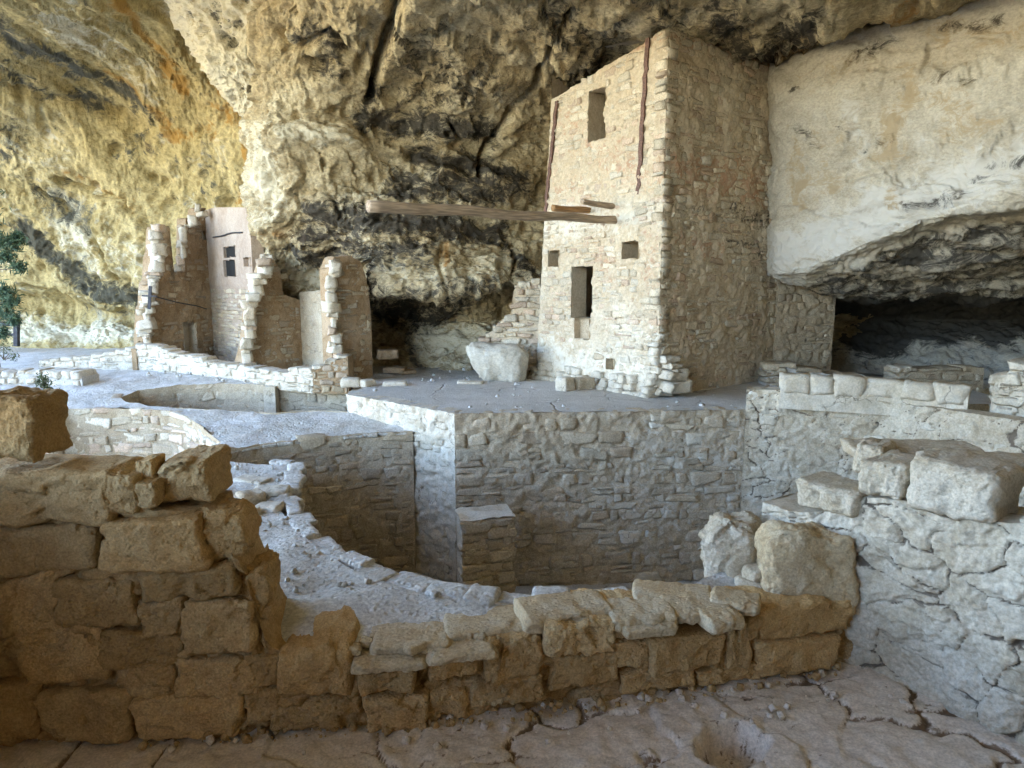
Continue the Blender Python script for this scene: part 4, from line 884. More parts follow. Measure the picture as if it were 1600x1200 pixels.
# swollen footing along the base and the broken corner
for k in range(16):
    c = wl_.L * (k + .5) / 16
    for r_ in range(3):
        if random.random() < .2 * r_: continue
        p = wl_.pt(np.array(c), np.array(-.02 + .14 * r_), np.array(.10 - .05 * r_ + random.uniform(-.02, .03)))
        stT.add(Matrix.Translation(Vector([float(x) for x in p])) @ Matrix.Rotation(math.atan2(wl_.seg[0][1], wl_.seg[0][0]) + random.gauss(0, .12), 4, 'Z') @ Matrix.Rotation(random.gauss(0, .1), 4, 'Y'), (wl_.L / 16 * random.uniform(.9, 1.15), .3, random.uniform(.12, .2)), M_white)
for k, (cx, cy, sx, sy) in enumerate([(1052, 603, .5, .22), (1048, 585, .46, .2), (1044, 570, .3, .1), (1052, 577, .34, .08), (1040, 560, .36, .12), (1030, 610, .36, .16)]):
    p = at_y(cx, cy, TB[1] + .05 + .03 * k)
    stT.add(Matrix.Translation(Vector(p)) @ Matrix.Rotation(.5 + random.gauss(0, .1), 4, 'Z') @ Matrix.Rotation(random.gauss(0, .05), 4, 'Y'), (sx, .5, sy), M_white)
stT.build(tower, 300)
def strap(w, x0, y0, x1, y1, parent, width=.085):
    (a, za), (b, zb) = w.uz(x0, y0), w.uz(x1, y1); k = 26; co = []
    for i in range(k):
        t = i / (k - 1); u = a + (b - a) * t + .012 * math.sin(i * 1.7) + random.uniform(-.012, .012); z = za + (zb - za) * t
        for du, o in ((-width / 2, 0), (-width / 2, .035), (width / 2, .035), (width / 2, 0)):
            co.append(w.pt(np.array(u + du), np.array(z), np.array(o))[:])
    fs = [(4 * i + j, 4 * i + j + 1, 4 * i + j + 5, 4 * i + j + 4) for i in range(k - 1) for j in range(3)] + [(0, 1, 2, 3), (4 * k - 4, 4 * k - 1, 4 * k - 2, 4 * k - 3)]
    return link('steel_strap', mesh_from('steel_strap', co, faces=fs, smoothed=False), M_rusty, parent)
strap(wl_, 1013, 60, 998, 304, tower); strap(wl_, 871, 158, 853, 332, tower)
def log(name, p0, p1, r0, r1, mat, parent, seg=14, n=26, seed=0):
    p0, p1 = np.array(p0, float), np.array(p1, float); ax = (p1 - p0) / np.linalg.norm(p1 - p0); L_ = np.linalg.norm(p1 - p0)
    s_ = np.cross(ax, [0, 0, 1]); s_ /= np.linalg.norm(s_); up = np.cross(s_, ax); co = []
    for i in range(n):
        t = i / (n - 1)
        for j in range(seg):
            a_ = 2 * math.pi * j / seg; r = r0 + (r1 - r0) * t
            co.append(s_ * math.cos(a_) * r + up * math.sin(a_) * r + ax * (t * L_) + p0)
    P = np.array(co); Q = P - p0; along = (Q @ ax)[:, None] * ax; rd = Q - along
    P = p0 + along * (1 + 0 * rd) + rd * (1 + .24 * fbm(np.concatenate([(Q @ ax)[:, None] * 1.2 + seed, rd * 12], 1)[:, :3], 2)[:, None]) + .035 * (np.stack([gnoise(np.stack([(Q @ ax) * .9 + seed + k, 0 * Q[:, 0], 0 * Q[:, 0]], -1)) for k in (0, 30, 60)], -1))
    fs = [(i * seg + j, i * seg + (j + 1) % seg, (i + 1) * seg + (j + 1) % seg, (i + 1) * seg + j) for i in range(n - 1) for j in range(seg)]
    c0, c1 = len(P), len(P) + 1; P = np.vstack([P, P[:seg].mean(0) + ax * .01, P[-seg:].mean(0)])
    fs += [(c0, (j + 1) % seg, j) for j in range(seg)] + [(c1, (n - 1) * seg + j, (n - 1) * seg + (j + 1) % seg) for j in range(seg)]
    me = mesh_from(name, P - p0, faces=fs); o = link(name, me, mat, parent); o.location = p0
    # grain runs along local x: turn the texture by giving the mesh its own axes
    R = Matrix((ax, s_, up)).to_4x4(); me.transform(R); o.matrix_basis = Matrix.Translation(Vector(p0)) @ R.inverted()
    return o
nL = np.array([*wl_.nrm(np.array(1.0)), 0.0])
def viga(xw, yw, length, r0, r1, mat, label=None, dz=0.0, seed=0, yaw=0.0):
    p = wl_.pt(*[np.array(v) for v in wl_.uz(xw, yw)]); d = nL.copy(); c, s_ = math.cos(yaw), math.sin(yaw); d = np.array([d[0] * c - d[1] * s_, d[0] * s_ + d[1] * c, dz])
    o = log('roof_beam', p + d * length, p - d * .2, r0, r1, mat, tower, seed=seed)
    if label: o['label'] = label
viga(960, 344, 5.1, .088, .072, M_wood, 'very long grey brown timber projecting far out of the tower wall', dz=-.016)
viga(921, 329, .95, .062, .060, M_wood2, 'short orange brown timber stub', seed=4, dz=-.01); viga(958, 323, .80, .052, .058, M_wood, 'short dark timber stub tapering to its tip', seed=9, dz=.06)
for cx, cy in ((1110, 340), (1203, 346)):
    u, z = wr_.uz(cx, cy); p = wr_.pt(np.array(u), np.array(z)); n_ = np.array([*wr_.nrm(np.array(u)), 0])
    log('beam_end', p + n_ * .06, p - n_ * .2, .10, .11, M_rusty if False else M_wood, tower, n=8)

# annex wall right of the tower, running under the overhang
ax_ = thing('annex_wall', 'grey plastered stone wall joining the tower to the dark hollow under the overhang', 'wall')
p1 = at_y(1298, 570, TC[1] + .35)
wa = Wall([xy(TC * .995), xy(p1)], -.3, 2.2, .4); zt0, zt1 = wa.uz(1212, 434)[1], wa.uz(1299, 463)[1]
wa.top = lambda u: zt0 + (zt1 - zt0) * np.asarray(u) / wa.L
wa.core('mortar', M_gm, ax_, res=.03, disp=.03, freq=4.5, extra=lambda U, Z, P: .04 * facet(U * 3 + .4 * fbm(P * 3, 2), Z * 6 + .3 * fbm(P * 3 + 40, 2), 39)); sa = Stones()
wa.course(sa, M_gstone, h=(.1, .2), l=(.16, .4), gap=.03, depth=.2, proud=(-.015, .014), tilt=.06, skip=.2); sa.build(ax_)

# broken wall tied into the tower's left edge
rb = thing('broken_wall', 'broken rubble wall stepping down from the tower edge to the big boulder', 'wall')
a, b = at_y(748, 590, 15.35), at_y(846, 590, 15.2)
wbk = Wall([xy(a), xy(b)], -.2, 2, .5); prof = [(752, 545), (760, 522), (772, 516), (784, 500), (798, 494), (800, 462), (806, 446), (822, 440), (846, 437)]
pu = [wbk.uz(*p) for p in prof]; wbk.top = lambda u: np.interp(u, [q[0] for q in pu], [q[1] for q in pu])
wbk.core('mortar', M_tmortar, rb, res=.05, disp=.03, freq=5); sb = Stones()
wbk.course(sb, M_tstone, h=(.1, .2), l=(.16, .42), gap=.025, depth=.3, proud=(0, .06), tilt=.08, skip=.02); wbk.cap_stones(sb, M_tstone, l=(.18, .34), h=(.12, .2), rise=.2, over=.05); sb.build(rb)

# ------------------------------------------------------------------ single rocks
def rock(name, loc, size, mat, seed, yaw=0.0, tilt=(0, 0), parent=None, res=(20, 14, 14), r=.2, amp=.07, freq=1.6, chips=.05, shape=None, octaves=5, taper=.08, fac=1.0):
    a = size[0] / size[2]; P, q = rounded_box(*res, a, r, seed, amp, freq, octaves, chips, taper)
    nrm = P / np.linalg.norm(P, axis=1, keepdims=True); g_ = seed * 1.37
    if max(res) > 15:
        for sc_f, am_f in ((1.3, .05), (3.2, .026), (7.5, .012)):
            P = P + nrm * (fac * am_f * facet(P[:, 0] * sc_f + g_ + .35 * fbm(P * sc_f + g_, 2), (P[:, 2] * 1.1 + P[:, 1] * .8) * sc_f + .35 * fbm(P * sc_f + g_ + 40, 2), seed % 97))[:, None]
        P = P + nrm * (.012 * fbm(P * 9 + g_, 3))[:, None]
    P = P / np.array([a, 1, 1]) * np.array(size)
    if shape is not None: P = shape(P)
    o = link(name, mesh_from(name, P, quads=q), mat, parent)
    o.matrix_basis = Matrix.Translation(Vector([float(v) for v in loc])) @ Matrix.Rotation(yaw, 4, 'Z') @ Matrix.Rotation(tilt[0], 4, 'X') @ Matrix.Rotation(tilt[1], 4, 'Y')
    return o
def wedge(P):
    P = P.copy(); k = (P[:, 2] / .8 + .5); P[:, 0] = P[:, 0] * (.62 + .42 * k) - .16 * k + .02; P[:, 2] -= .10 * (P[:, 0] / 1.2 + .5); return P
o = rock('boulder', at_y(785, 570, 14.3) + np.array([0, .3, .02]), (1.46, .95, .92), M_block, 5, yaw=-.1, res=(34, 24, 26), r=.34, amp=.05, chips=.05, shape=wedge, fac=.35)
tag(o, 'big pale yellow and white boulder leaning at the foot of the tower', 'boulder')
stp = thing('stone_step', 'small square stone block set against the tower base below the doorway', 'step')
p = at_z(884, 612, .0); rock('block', p + np.array([.0, .16, .13]), (.26, .3, .27), M_white, 21, yaw=-.7, r=.12, amp=.02, chips=.02, parent=stp)
p = at_z(910, 609, .0); rock('block', p + np.array([.03, .16, .11]), (.42, .3, .22), M_gstone, 22, yaw=.5, r=.12, amp=.02, chips=.02, parent=stp)

# ------------------------------------------------------------------ the ruined house on the left
GZ = -.1
house = thing('ruined_house', 'tall roofless ruined stone house with a pink plastered wall and small black windows', 'ruin')
r1a, r1b = at_y(226, 571, 17.5), at_y(338, 571, 19.7)
w1 = Wall([xy(r1a), xy(r1b)], GZ - .2, 4, .34)
prof = [(222, 556), (226, 478), (229, 478), (231, 440), (236, 440), (238, 398), (241, 396), (243, 354), (266, 353), (268, 424), (289, 424), (290, 341), (306, 340), (308, 326), (345, 322)]
pu = [w1.uz(*p) for p in prof]; w1.top = lambda u: np.interp(u, [q[0] for q in pu], [q[1] for q in pu])
hd = hole(w1, 287, 503, 308, 556); hw = hole(w1, 316, 361, 333, 375)
M_brown = rock_mat('brown_mortar', (.40, .29, .18), (.31, .21, .12), (.44, .33, .22), big=1.2, mid=6, fine=36, bump=.8, dist=.025, speck=.3)
w1.core('mortar', M_brown, house, res=.04, disp=.04, freq=4, holes=[hd, hw])
sh = Stones(); w1.course(sh, M_stone, h=(.1, .2), l=(.16, .4), gap=.03, depth=.2, proud=(-.02, .015), holes=[hd, hw], tilt=.05, skip=.25)
recess('doorway_recess', w1, hd, .34, M_white, house, back_mat=M_white); recess('window_recess', w1, hw, .3, M_white, house, back_mat=M_white)
# ragged bright ends of the broken wall: one stack at the free end, one beside the gap
def stack(st, pts, width, depth, mat, hpx, yaw=.5, dy=0.0, y=None, wj=.15):
    for (x0, y0), (x1, y1) in zip(pts[:-1], pts[1:]):
        yy = y0
        while yy < y1 - 2:
            hp = min(random.uniform(.35, 1.7) * hpx, y1 - yy); t = (yy + hp / 2 - y0) / (y1 - y0); hh = hp * y * 1.05 / F_PX
            wd = width * random.choice((.6, .75, .9, 1.0, 1.25)); p = at_y(x0 + (x1 - x0) * t + random.gauss(0, 2.8), yy + hp / 2, y + random.uniform(-.04, .08))
            st.add(Matrix.Translation(Vector(p)) @ Matrix.Rotation(yaw + random.gauss(0, .22), 4, 'Z') @ Matrix.Rotation(random.gauss(0, .09), 4, 'Y'), (wd, depth * random.uniform(.8, 1.1), hh * random.uniform(1.05, 1.3)), mat if random.random() < .5 else M_tstone)
            yy += hp
stack(sh, [(247, 352), (244, 400), (240, 425), (236, 440), (231, 480), (230, 520), (221, 545), (215, 575)], .30, .4, M_white, 10, yaw=.5, y=r1a[1] + .05)
stack(sh, [(284, 357), (283, 402), (281, 424)], .22, .36, M_white, 15, yaw=.5, y=18.5)
stack(sh, [(298, 338), (300, 354)], .26, .36, M_white, 9, yaw=.5, y=18.7); stack(sh, [(313, 320), (312, 340)], .26, .36, M_white, 9, yaw=.5, y=19.0)
# pink wall turned to the light
r2a = xy(r1b) ; r2b = xy(at_y(404, 590, 16.6))
w2_ = Wall([(r2a[0] - .05, r2a[1] - .02), r2b], GZ - .2, 4, .3); prof = [(335, 324), (383, 324), (392, 350), (396, 400), (410, 430)]
pu = [w2_.uz(*p) for p in prof]; w2_.top = lambda u: np.interp(u, [q[0] for q in pu], [q[1] for q in pu])
h1, h2, h3 = hole(w2_, 350, 385, 368, 402), hole(w2_, 350, 406, 368, 432), hole(w2_, 381, 402, 392, 416)
w2_.core('plaster', M_pink, house, res=.035, disp=.012, freq=5, holes=[h1, h2, h3], extra=lambda U, Z, P: -.03 * smooth(2.05, 1.9, Z))
sh2 = Stones(); w2_.course(sh2, M_stone, h=(.07, .15), l=(.16, .42), gap=.02, depth=.2, proud=(-.03, .01), tilt=.04, skip=.06, zmax=1.95)
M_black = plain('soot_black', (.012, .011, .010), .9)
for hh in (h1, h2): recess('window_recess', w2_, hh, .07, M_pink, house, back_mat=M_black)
recess('wall_niche', w2_, h3, .12, M_pink, house, back_mat=M_pink)
u, z = w2_.uz(360, 366); lp = [w2_.pt(np.array(w2_.uz(x, 366)[0]), np.array(z), np.array(.02)) for x in (334, 380)]
log('lintel_pole', lp[0], lp[1], .022, .022, M_dark, house, n=8, seg=6)
# steel plate and tie rod bracing the broken wall
p = at_y(234, 464, r1a[1] - .3)
def bar(name, p0, p1, w, d, mat, parent):
    p0, p1 = np.array(p0, float), np.array(p1, float); ax = (p1 - p0) / np.linalg.norm(p1 - p0); ref = np.array([0, 1, 0]) if abs(ax[1]) < .8 else np.array([0, 0, 1.])
    s_ = np.cross(ax, ref); s_ /= np.linalg.norm(s_); t_ = np.cross(s_, ax); c = .006
    co = [e + s_ * a_ * w / 2 + t_ * b_ * d / 2 for e in (p0, p1) for a_, b_ in ((-1, -1), (1, -1), (1, 1), (-1, 1))]
    return link(name, mesh_from(name, co, faces=[(0, 1, 2, 3), (7, 6, 5, 4), (0, 4, 5, 1), (1, 5, 6, 2), (2, 6, 7, 3), (3, 7, 4, 0)], smoothed=False), mat, parent)
bar('brace_plate', at_y(235, 447, r1a[1] - .32), at_y(233, 483, r1a[1] - .32), .075, .03, M_dark, house); bar('brace_bar', at_y(222, 462, r1a[1] - .36), at_y(245, 463, r1a[1] - .36), .04, .04, M_dark, house)
log('tie_rod', at_y(244, 464, r1a[1] - .34), at_y(322, 483, r1b[1] - .45), .016, .016, M_dark, house, n=6, seg=6)
sh.items += sh2.items; sh.build(house)

def ruin_wall(name, label, a, b, prof, mortar, stone, skip=.1, ends=None, y_end=None, endw=.3, thick=.36, z0=GZ - .2, extra=None, **kw):
    t = thing(name, label, 'wall'); w = Wall([xy(a), xy(b)], z0, 4, thick)
    pu = [w.uz(*p) for p in prof]; w.top = lambda u: np.interp(u, [q[0] for q in pu], [q[1] for q in pu])
    w.core('mortar', mortar, t, res=.045, disp=.03, freq=5); s = Stones()
    w.course(s, stone, h=kw.get('h', (.09, .19)), l=kw.get('l', (.15, .4)), gap=.025, depth=.2, proud=kw.get('proud', (-.015, .018)), tilt=.05, skip=skip)
    if ends: stack(s, ends, endw, thick * 1.2, M_white, 10, yaw=.5, y=y_end + .1)
    s.build(t); return t, w
a, b = at_y(376, 592, 15.7), at_y(474, 592, 17.0)
ruin_wall('broken_wall', 'brown broken stone wall with a ragged white edge beside the pink plastered house', a, b,
          [(376, 575), (386, 540), (392, 480), (404, 440), (416, 402), (422, 396), (440, 428), (442, 460), (474, 470)], M_brown, M_stone, .2,
          ends=[(418, 400), (404, 436), (396, 470), (391, 510), (388, 545), (381, 578)], y_end=a[1] - .05, endw=.27)
a2, b2 = np.array([*xy(b), 0]), at_y(523, 598, 15.3)
ruin_wall('inner_wall', 'pale grey plastered wall standing between the two ragged broken walls', a2, b2, [(472, 456), (524, 452)], M_gm, M_gstone, .3, proud=(-.02, .01))
a, b = at_y(521, 601, 14.5), at_y(583, 600, 15.3)
ruin_wall('broken_wall', 'brown pointed fragment of a broken stone wall at the mouth of the dark cave', a, b,
          [(515, 420), (521, 402), (548, 399), (564, 410), (574, 440), (580, 490), (583, 560), (586, 598)], M_brown, M_stone, .12,
          ends=[(521, 410), (517, 450), (518, 500), (522, 540), (529, 562)], y_end=a[1] - .05, endw=.24)
# low stone kerb wall running along the front of the ruins
cw = thing('kerb_wall', 'long low whitish stone wall running along the front of the ruined rooms', 'low wall')
pts = [xy(at_z(x, y, GZ)) for x, y in ((62, 574), (130, 576), (215, 578), (290, 584), (350, 590), (420, 597), (490, 604))]
wc = Wall(pts, GZ - .15, 1, .4); prof = [(62, 566), (90, 562), (150, 556), (190, 549), (214, 543), (219, 540), (244, 543), (270, 552), (330, 567), (340, 570), (385, 574), (410, 580), (450, 584), (455, 576), (488, 578)]
pu = [wc.uz(*p) for p in prof]; wc.top = lambda u: np.interp(u, [q[0] for q in pu], [q[1] for q in pu])
wc.core('mortar', M_white, cw, res=.06, disp=.025, freq=5); sc_ = Stones()
wc.course(sc_, M_white, h=(.10, .2), l=(.18, .44), gap=.03, depth=.25, proud=(0, .035), tilt=.06, skip=.03); wc.cap_stones(sc_, M_white, rise=.4)
a = wc.uz(212, 560)[0]; sc_.build(cw)
bar('slot_post', wc.pt(np.array(a), np.array(GZ), np.array(.03)), wc.pt(np.array(a), np.array(GZ + .55), np.array(.03)), .12, .05, M_brown, cw)
# front wall fragment before the second fragment (low brown wall and steps of white stones)
lf = thing('wall_fragment', 'low brown wall fragment with white stones stepping up its edge, before the pointed fragment', 'wall')
a, b = at_z(489, 604, GZ), at_z(545, 604, GZ)
wlf = Wall([xy(a), xy(b)], GZ - .15, 1, .5); prof = [(488, 577), (500, 574), (512, 568), (530, 562), (546, 556)]
pu = [wlf.uz(*p) for p in prof]; wlf.top = lambda u: np.interp(u, [q[0] for q in pu], [q[1] for q in pu])
wlf.core('mortar', M_brown, lf, res=.05, disp=.03, freq=5); s = Stones(); wlf.course(s, M_stone, h=(.1, .2), l=(.15, .36), gap=.025, depth=.2, proud=(0, .02)); wlf.cap_stones(s, M_white, l=(.2, .34), h=(.07, .11), rise=.7, depth=.4); s.build(lf)
# rubble edging far left
ew = thing('rubble_edging', 'row of rounded white rubble stones edging the path beside the little green shrub', 'edging')
pts = [xy(at_z(x, y, -.3)) for x, y in ((-20, 612), (60, 610), (130, 612))]
we = Wall(pts, -.5, [(0, .1), (2, .05), (4, -.05)], .5); we.core('mortar', M_ground, ew, res=.1, disp=.04, freq=4); s = Stones()
we.course(s, M_white, h=(.14, .24), l=(.16, .34), gap=.02, depth=.3, proud=(0, .06), tilt=.12); we.cap_stones(s, M_white, l=(.18, .4), h=(.12, .22), rise=.5); s.build(ew)
# crest stones along the plaza's cave-side edge
for k, (x, y, sx, sz, lab) in enumerate([(547, 604, .42, .2, 'rounded pale stone lying at the end of the far kiva wall'), (572, 604, .3, .16, 'small pale stone beside the rounded stone near the cave mouth'), (616, 603, .5, .1, 'flat pale stone half sunk in the plaza edge by the cave'), (735, 600, .55, .06, 'thin flat slab lying on the plaza below the big boulder')]):
    o = rock('loose_stone', at_z(x, y, .0) + np.array([0, .1, sz * .35]), (sx, .3, sz), M_white, 60 + k, yaw=random.gauss(0, .3), res=(10, 8, 6), r=.3, amp=.05); tag(o, lab, 'stone')
# dark timbers and rocks inside the cave
for k, (x, y, sx, sz, lab) in enumerate([(612, 585, .55, .18, 'dark flat rock on the cave floor behind the pointed wall fragment'), (600, 560, .5, .3, 'dark squared rock against the cave wall by the pointed fragment'), (628, 588, .4, .12, 'small dark rock on the cave floor beside the flat one')]):
    o = rock('cave_rock', at_z(x, 588, -.1) + np.array([0, .5, (588 - y) * .0155 + .05]), (sx, .5, sz * .8), M_brown, 80 + k, yaw=.3 * k, res=(10, 8, 6), r=.2, amp=.06); tag(o, lab, 'rock')
# ------------------------------------------------------------------ the room in front: floor, low wall, stepped wall, side wall
FZ = -1.13
base = [at_z(x, y, FZ) for x, y in ((-260, 1178), (0, 1166), (180, 1162), (400, 1150), (500, 1140), (670, 1132), (760, 1117), (920, 1099), (1080, 1078), (1190, 1062), (1334, 1034))]
CORNER = at_z(1338, 1036, FZ); SIDE = at_z(1640, 1178, FZ)
sdv = (SIDE - CORNER) / np.linalg.norm(SIDE - CORNER)
fl = np.stack(np.meshgrid(np.linspace(-4.6, 4.8, 470), np.linspace(2.6, 6.0, 210), indexing='ij'), -1); FP = np.concatenate([fl, np.full(fl.shape[:2] + (1,), FZ)], -1)
fx, fy = proj(FP)
f1, e, c = worley(FP[..., 0] * 1.25 + .3 * fbm(FP * 1.6, 3), FP[..., 1] * 1.5 + .3 * fbm(FP * 1.6 + 30, 3), 40)
g1, ge, gc = worley(FP[..., 0] * 4.2 + .35 * fbm(FP * 4, 3), FP[..., 1] * 4.4 + .35 * fbm(FP * 4 + 30, 3), 70)
crk = smooth(.055, .015, e) * smooth(-.5, -.1, gnoise(FP * .8 + 5)); crk2 = smooth(.05, .01, ge) * smooth(-.1, .25, gnoise(FP * .9 + 50))
pit = smooth(1.05, .70, np.hypot((fx - 1147) / 60, (fy - 1162) / 34) + .16 * fbm(FP * 5, 3))
gut = smooth(40, 6, stroke(fx + 10 * gnoise(FP * 3), fy + 6 * gnoise(FP * 3 + 8), [(600, 1140), (630, 1165), (650, 1200)]) * 1.6) + smooth(22, 4, stroke(fx + 10 * gnoise(FP * 4), fy, [(1085, 1085), (1100, 1110), (1120, 1140)])) + .6 * smooth(30, 6, stroke(fx, fy + 5 * gnoise(FP * 4), [(1200, 1120), (1290, 1135), (1330, 1120)]))
gut = np.clip(gut, 0, 1) * .45 * (1 - pit)
FP[..., 2] += .02 * fbm(FP * 1.5, 3) + .010 * fbm(FP * 9, 3) - .030 * crk - .012 * crk2 - .24 * pit - .035 * gut + .035 * (c - .5) - .03 * f1
me = mesh_from('room_floor', FP, quads=grid_quads(470, 210)); attr(me, 'stain', np.clip(1.0 * crk + .6 * crk2 + .25 * pit + .25 * gut, 0, 1))
structure(link('room_floor', me, M_room))

fw = thing('low_wall', 'low crumbling orange brown wall topped with flat whitish stones, between room floor and kiva', 'low wall')
wF = Wall([xy(p) for p in base], FZ - .15, 1, .95)
prof = [(-400, 742), (20, 742), (150, 748), (170, 775), (200, 780), (235, 800), (322, 805), (330, 850), (370, 880), (385, 910), (405, 985), (430, 1020), (560, 1050), (680, 1035), (760, 1020), (850, 1002), (960, 1000), (1050, 1000), (1140, 1010), (1180, 1000), (1195, 960), (1334, 950)]
pu = sorted([wF.uz(*p) for p in prof]); topF = lambda u: np.interp(u, [q[0] for q in pu], [q[1] for q in pu])
def lumps(U, Z, P):
    wu = U * 2.6 + .5 * fbm(P * 2.2, 3); wv = Z * 3.6 + .4 * fbm(P * 2.2 + 40, 3); f1, e, c = worley(wu, wv, 90)
    return .07 * (c - .5) - .05 * smooth(.05, 0, e) + .04 * fbm(P * 3, 3) + .03 * facet(wu * 2, wv * 2, 91) + .014 * facet(wu * 6, wv * 6, 92) - .012 * smooth(.5, .9, fbm(P * 9, 2))
uS = wF.uz(412, 1100)[0]
lo = Wall([xy(p) for p in base[3:]], FZ - .15, 1, .72); lo.top = lambda u: topF(u + wF.c[3])
lo.core('mortar', M_nearm, fw, res=.018, disp=.02, freq=7, extra=lambda U, Z, P: lumps(U, Z, P) - .062)
pw = thing('stepped_wall', 'tall dark brown broken stone wall, its big blocks stepping down to the low wall', 'wall')
hi = Wall([xy(p) for p in base[:5]], FZ - .15, 1, .55); hi.top = lambda u: np.minimum(topF(u), .9)
hi.core('mortar', M_nearm, pw, res=.018, disp=.022, freq=6, extra=lambda U, Z, P: lumps(U, Z, P) - .062)
def near_stone(parent, x0, y0, x1, y1, depth, seed, w=None, out=.03, mat=None, yaw=0.0, tip=0.0, roll=0.0, r=.15, amp=.055, chips=.055, big=True, name='stone', taper=.08):
    """a stone whose front face covers these pixels, standing proud of the wall"""
    w = w or wF; u, z = w.uz((x0 + x1) / 2, (y0 + y1) / 2); uu = min(max(u, 0), w.L); n = w.nrm(np.array(uu)); t = w.tan(np.array(uu))
    p = w.pt(np.array(uu), np.array(z)); p[:2] += t * (u - uu); p[:2] += n * (out - depth / 2)
    a, b = w.uz(x0, (y0 + y1) / 2), w.uz(x1, (y0 + y1) / 2); hgt = abs(w.uz((x0 + x1) / 2, y0)[1] - w.uz((x0 + x1) / 2, y1)[1])
    res = (40, 16, 26) if big else (22, 10, 15)
    return rock(name, p, (abs(b[0] - a[0]) * .985, depth, hgt * .975), mat or M_near, seed, yaw=math.atan2(t[1], t[0]) + yaw, tilt=(tip, roll), parent=parent, res=res, r=r, amp=amp, freq=1.5, chips=chips, taper=taper)
# the stepped wall
S = [(-34, 617, 53, 722, .45, 101, .02), (-90, 736, 182, 822, .5, 102, .05), (150, 738, 216, 806, .34, 103, .03), (196, 726, 228, 762, .25, 104, -.1), (212, 752, 248, 794, .22, 105, .03), (228, 730, 320, 795, .5, 106, -.10),
     (155, 806, 326, 893, .44, 107, .07), (312, 806, 379, 886, .4, 108, -.04), (215, 886, 374, 940, .5, 109, .03), (366, 892, 421, 980, .4, 110, -.08), (286, 932, 402, 1022, .5, 111, .04), (214, 938, 288, 998, .4, 112, .01),
     (-60, 820, 152, 905, .4, 113, .0), (-40, 905, 90, 1000, .4, 114, -.015), (80, 905, 215, 985, .4, 115, .0), (20, 985, 160, 1075, .4, 116, -.02), (150, 990, 290, 1050, .4, 117, -.005), (60, 1080, 205, 1160, .45, 118, .03), (205, 1085, 380, 1158, .45, 119, .03), (-120, 1070, 62, 1166, .45, 120, .02),
     (270, 1030, 400, 1092, .4, 121, .01), (190, 1040, 275, 1092, .35, 122, .0)]
for x0, y0, x1, y1, d, sd_, out in S: near_stone(pw, x0, y0, x1, y1, d, sd_, out=out, r=.13, amp=.055, chips=.05)
# the low wall
S = [(436, 1006, 556, 1088, .62, 131, .05), (560, 1042, 650, 1080, .5, 132, .06), (668, 1016, 752, 1060, .6, 133, .03), (752, 992, 848, 1062, .62, 134, .05), (848, 968, 964, 1024, .6, 135, .05), (950, 962, 1052, 996, .5, 136, .02),
     (1014, 986, 1130, 1046, .5, 137, .05), (1132, 984, 1174, 1046, .4, 138, .04), (1150, 962, 1186, 1000, .35, 139, .06), (1178, 994, 1312, 1052, .5, 140, .05), (1183, 940, 1335, 995, .5, 141, .03),
     (569, 1084, 670, 1142, .5, 142, .05), (672, 1078, 732, 1124, .5, 143, .02), (735, 1058, 852, 1100, .5, 144, .03), (860, 1020, 968, 1076, .5, 145, .0), (970, 1046, 1090, 1080, .5, 146, .01), (420, 1098, 530, 1142, .5, 147, .02), (480, 1088, 566, 1120, .4, 148, .0), (1090, 1040, 1190, 1066, .4, 149, .02), (380, 1080, 440, 1130, .4, 150, .01), (380, 1025, 436, 1080, .4, 151, .0), (960, 1000, 1018, 1046, .4, 152, .01)]
for x0, y0, x1, y1, d, sd_, out in S: near_stone(fw, x0, y0, x1, y1, d, sd_, out=out, r=.14, amp=.055, chips=.05, big=(x1 - x0) > 60)
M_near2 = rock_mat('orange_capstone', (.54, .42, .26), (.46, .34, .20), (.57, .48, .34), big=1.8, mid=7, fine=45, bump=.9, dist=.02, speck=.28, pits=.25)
# flat stones bedded in the wall's top, back to the kiva rim
def top_stone(parent, px, py, z, sx, sy, sz, seed, yaw, mat=None, tilt=(0, 0), r=.3):
    rock('top_stone', at_z(px, py, z) + np.array([0, 0, -sz * .42]), (sx * 1.22, sy * 1.25, sz * .85), mat or M_near2, seed, yaw=yaw, tilt=tilt, parent=parent, res=(26, 20, 10), r=r, amp=.06, chips=.05)
TS = [(645, 985, -.50, .50, .30, .12, .1), (770, 962, -.48, .62, .34, .14, .15), (610, 1018, -.58, .44, .26, .10, .1), (720, 1005, -.54, .42, .24, .10, .2), (470, 980, -.58, .55, .34, .10, -.1), (565, 975, -.55, .35, .3, .08, .4),
      (880, 940, -.40, .62, .34, .17, .28), (1000, 946, -.42, .44, .3, .16, .1), (1080, 940, -.42, .40, .30, .13, .0), (1050, 920, -.42, .50, .3, .14, -.2), (1125, 955, -.42, .26, .22, .14, .3), (960, 930, -.46, .30, .25, .1, .1), (1150, 930, -.40, .3, .25, .12, -.4), (1010, 968, -.47, .35, .2, .12, .2)]
for k, (px, py, z, sx, sy, sz, yw) in enumerate(TS): top_stone(fw, px, py, z, sx, sy, sz, 170 + k, yw)
for k in range(26):
    px, py = random.uniform(430, 1140), 0; py = np.interp(px, [430, 600, 800, 1000, 1140], [985, 990, 968, 940, 945]) + random.uniform(-22, 22)
    top_stone(fw, px, py, -.5, random.uniform(.06, .16), random.uniform(.06, .14), random.uniform(.05, .09), 200 + k, random.uniform(0, 3))
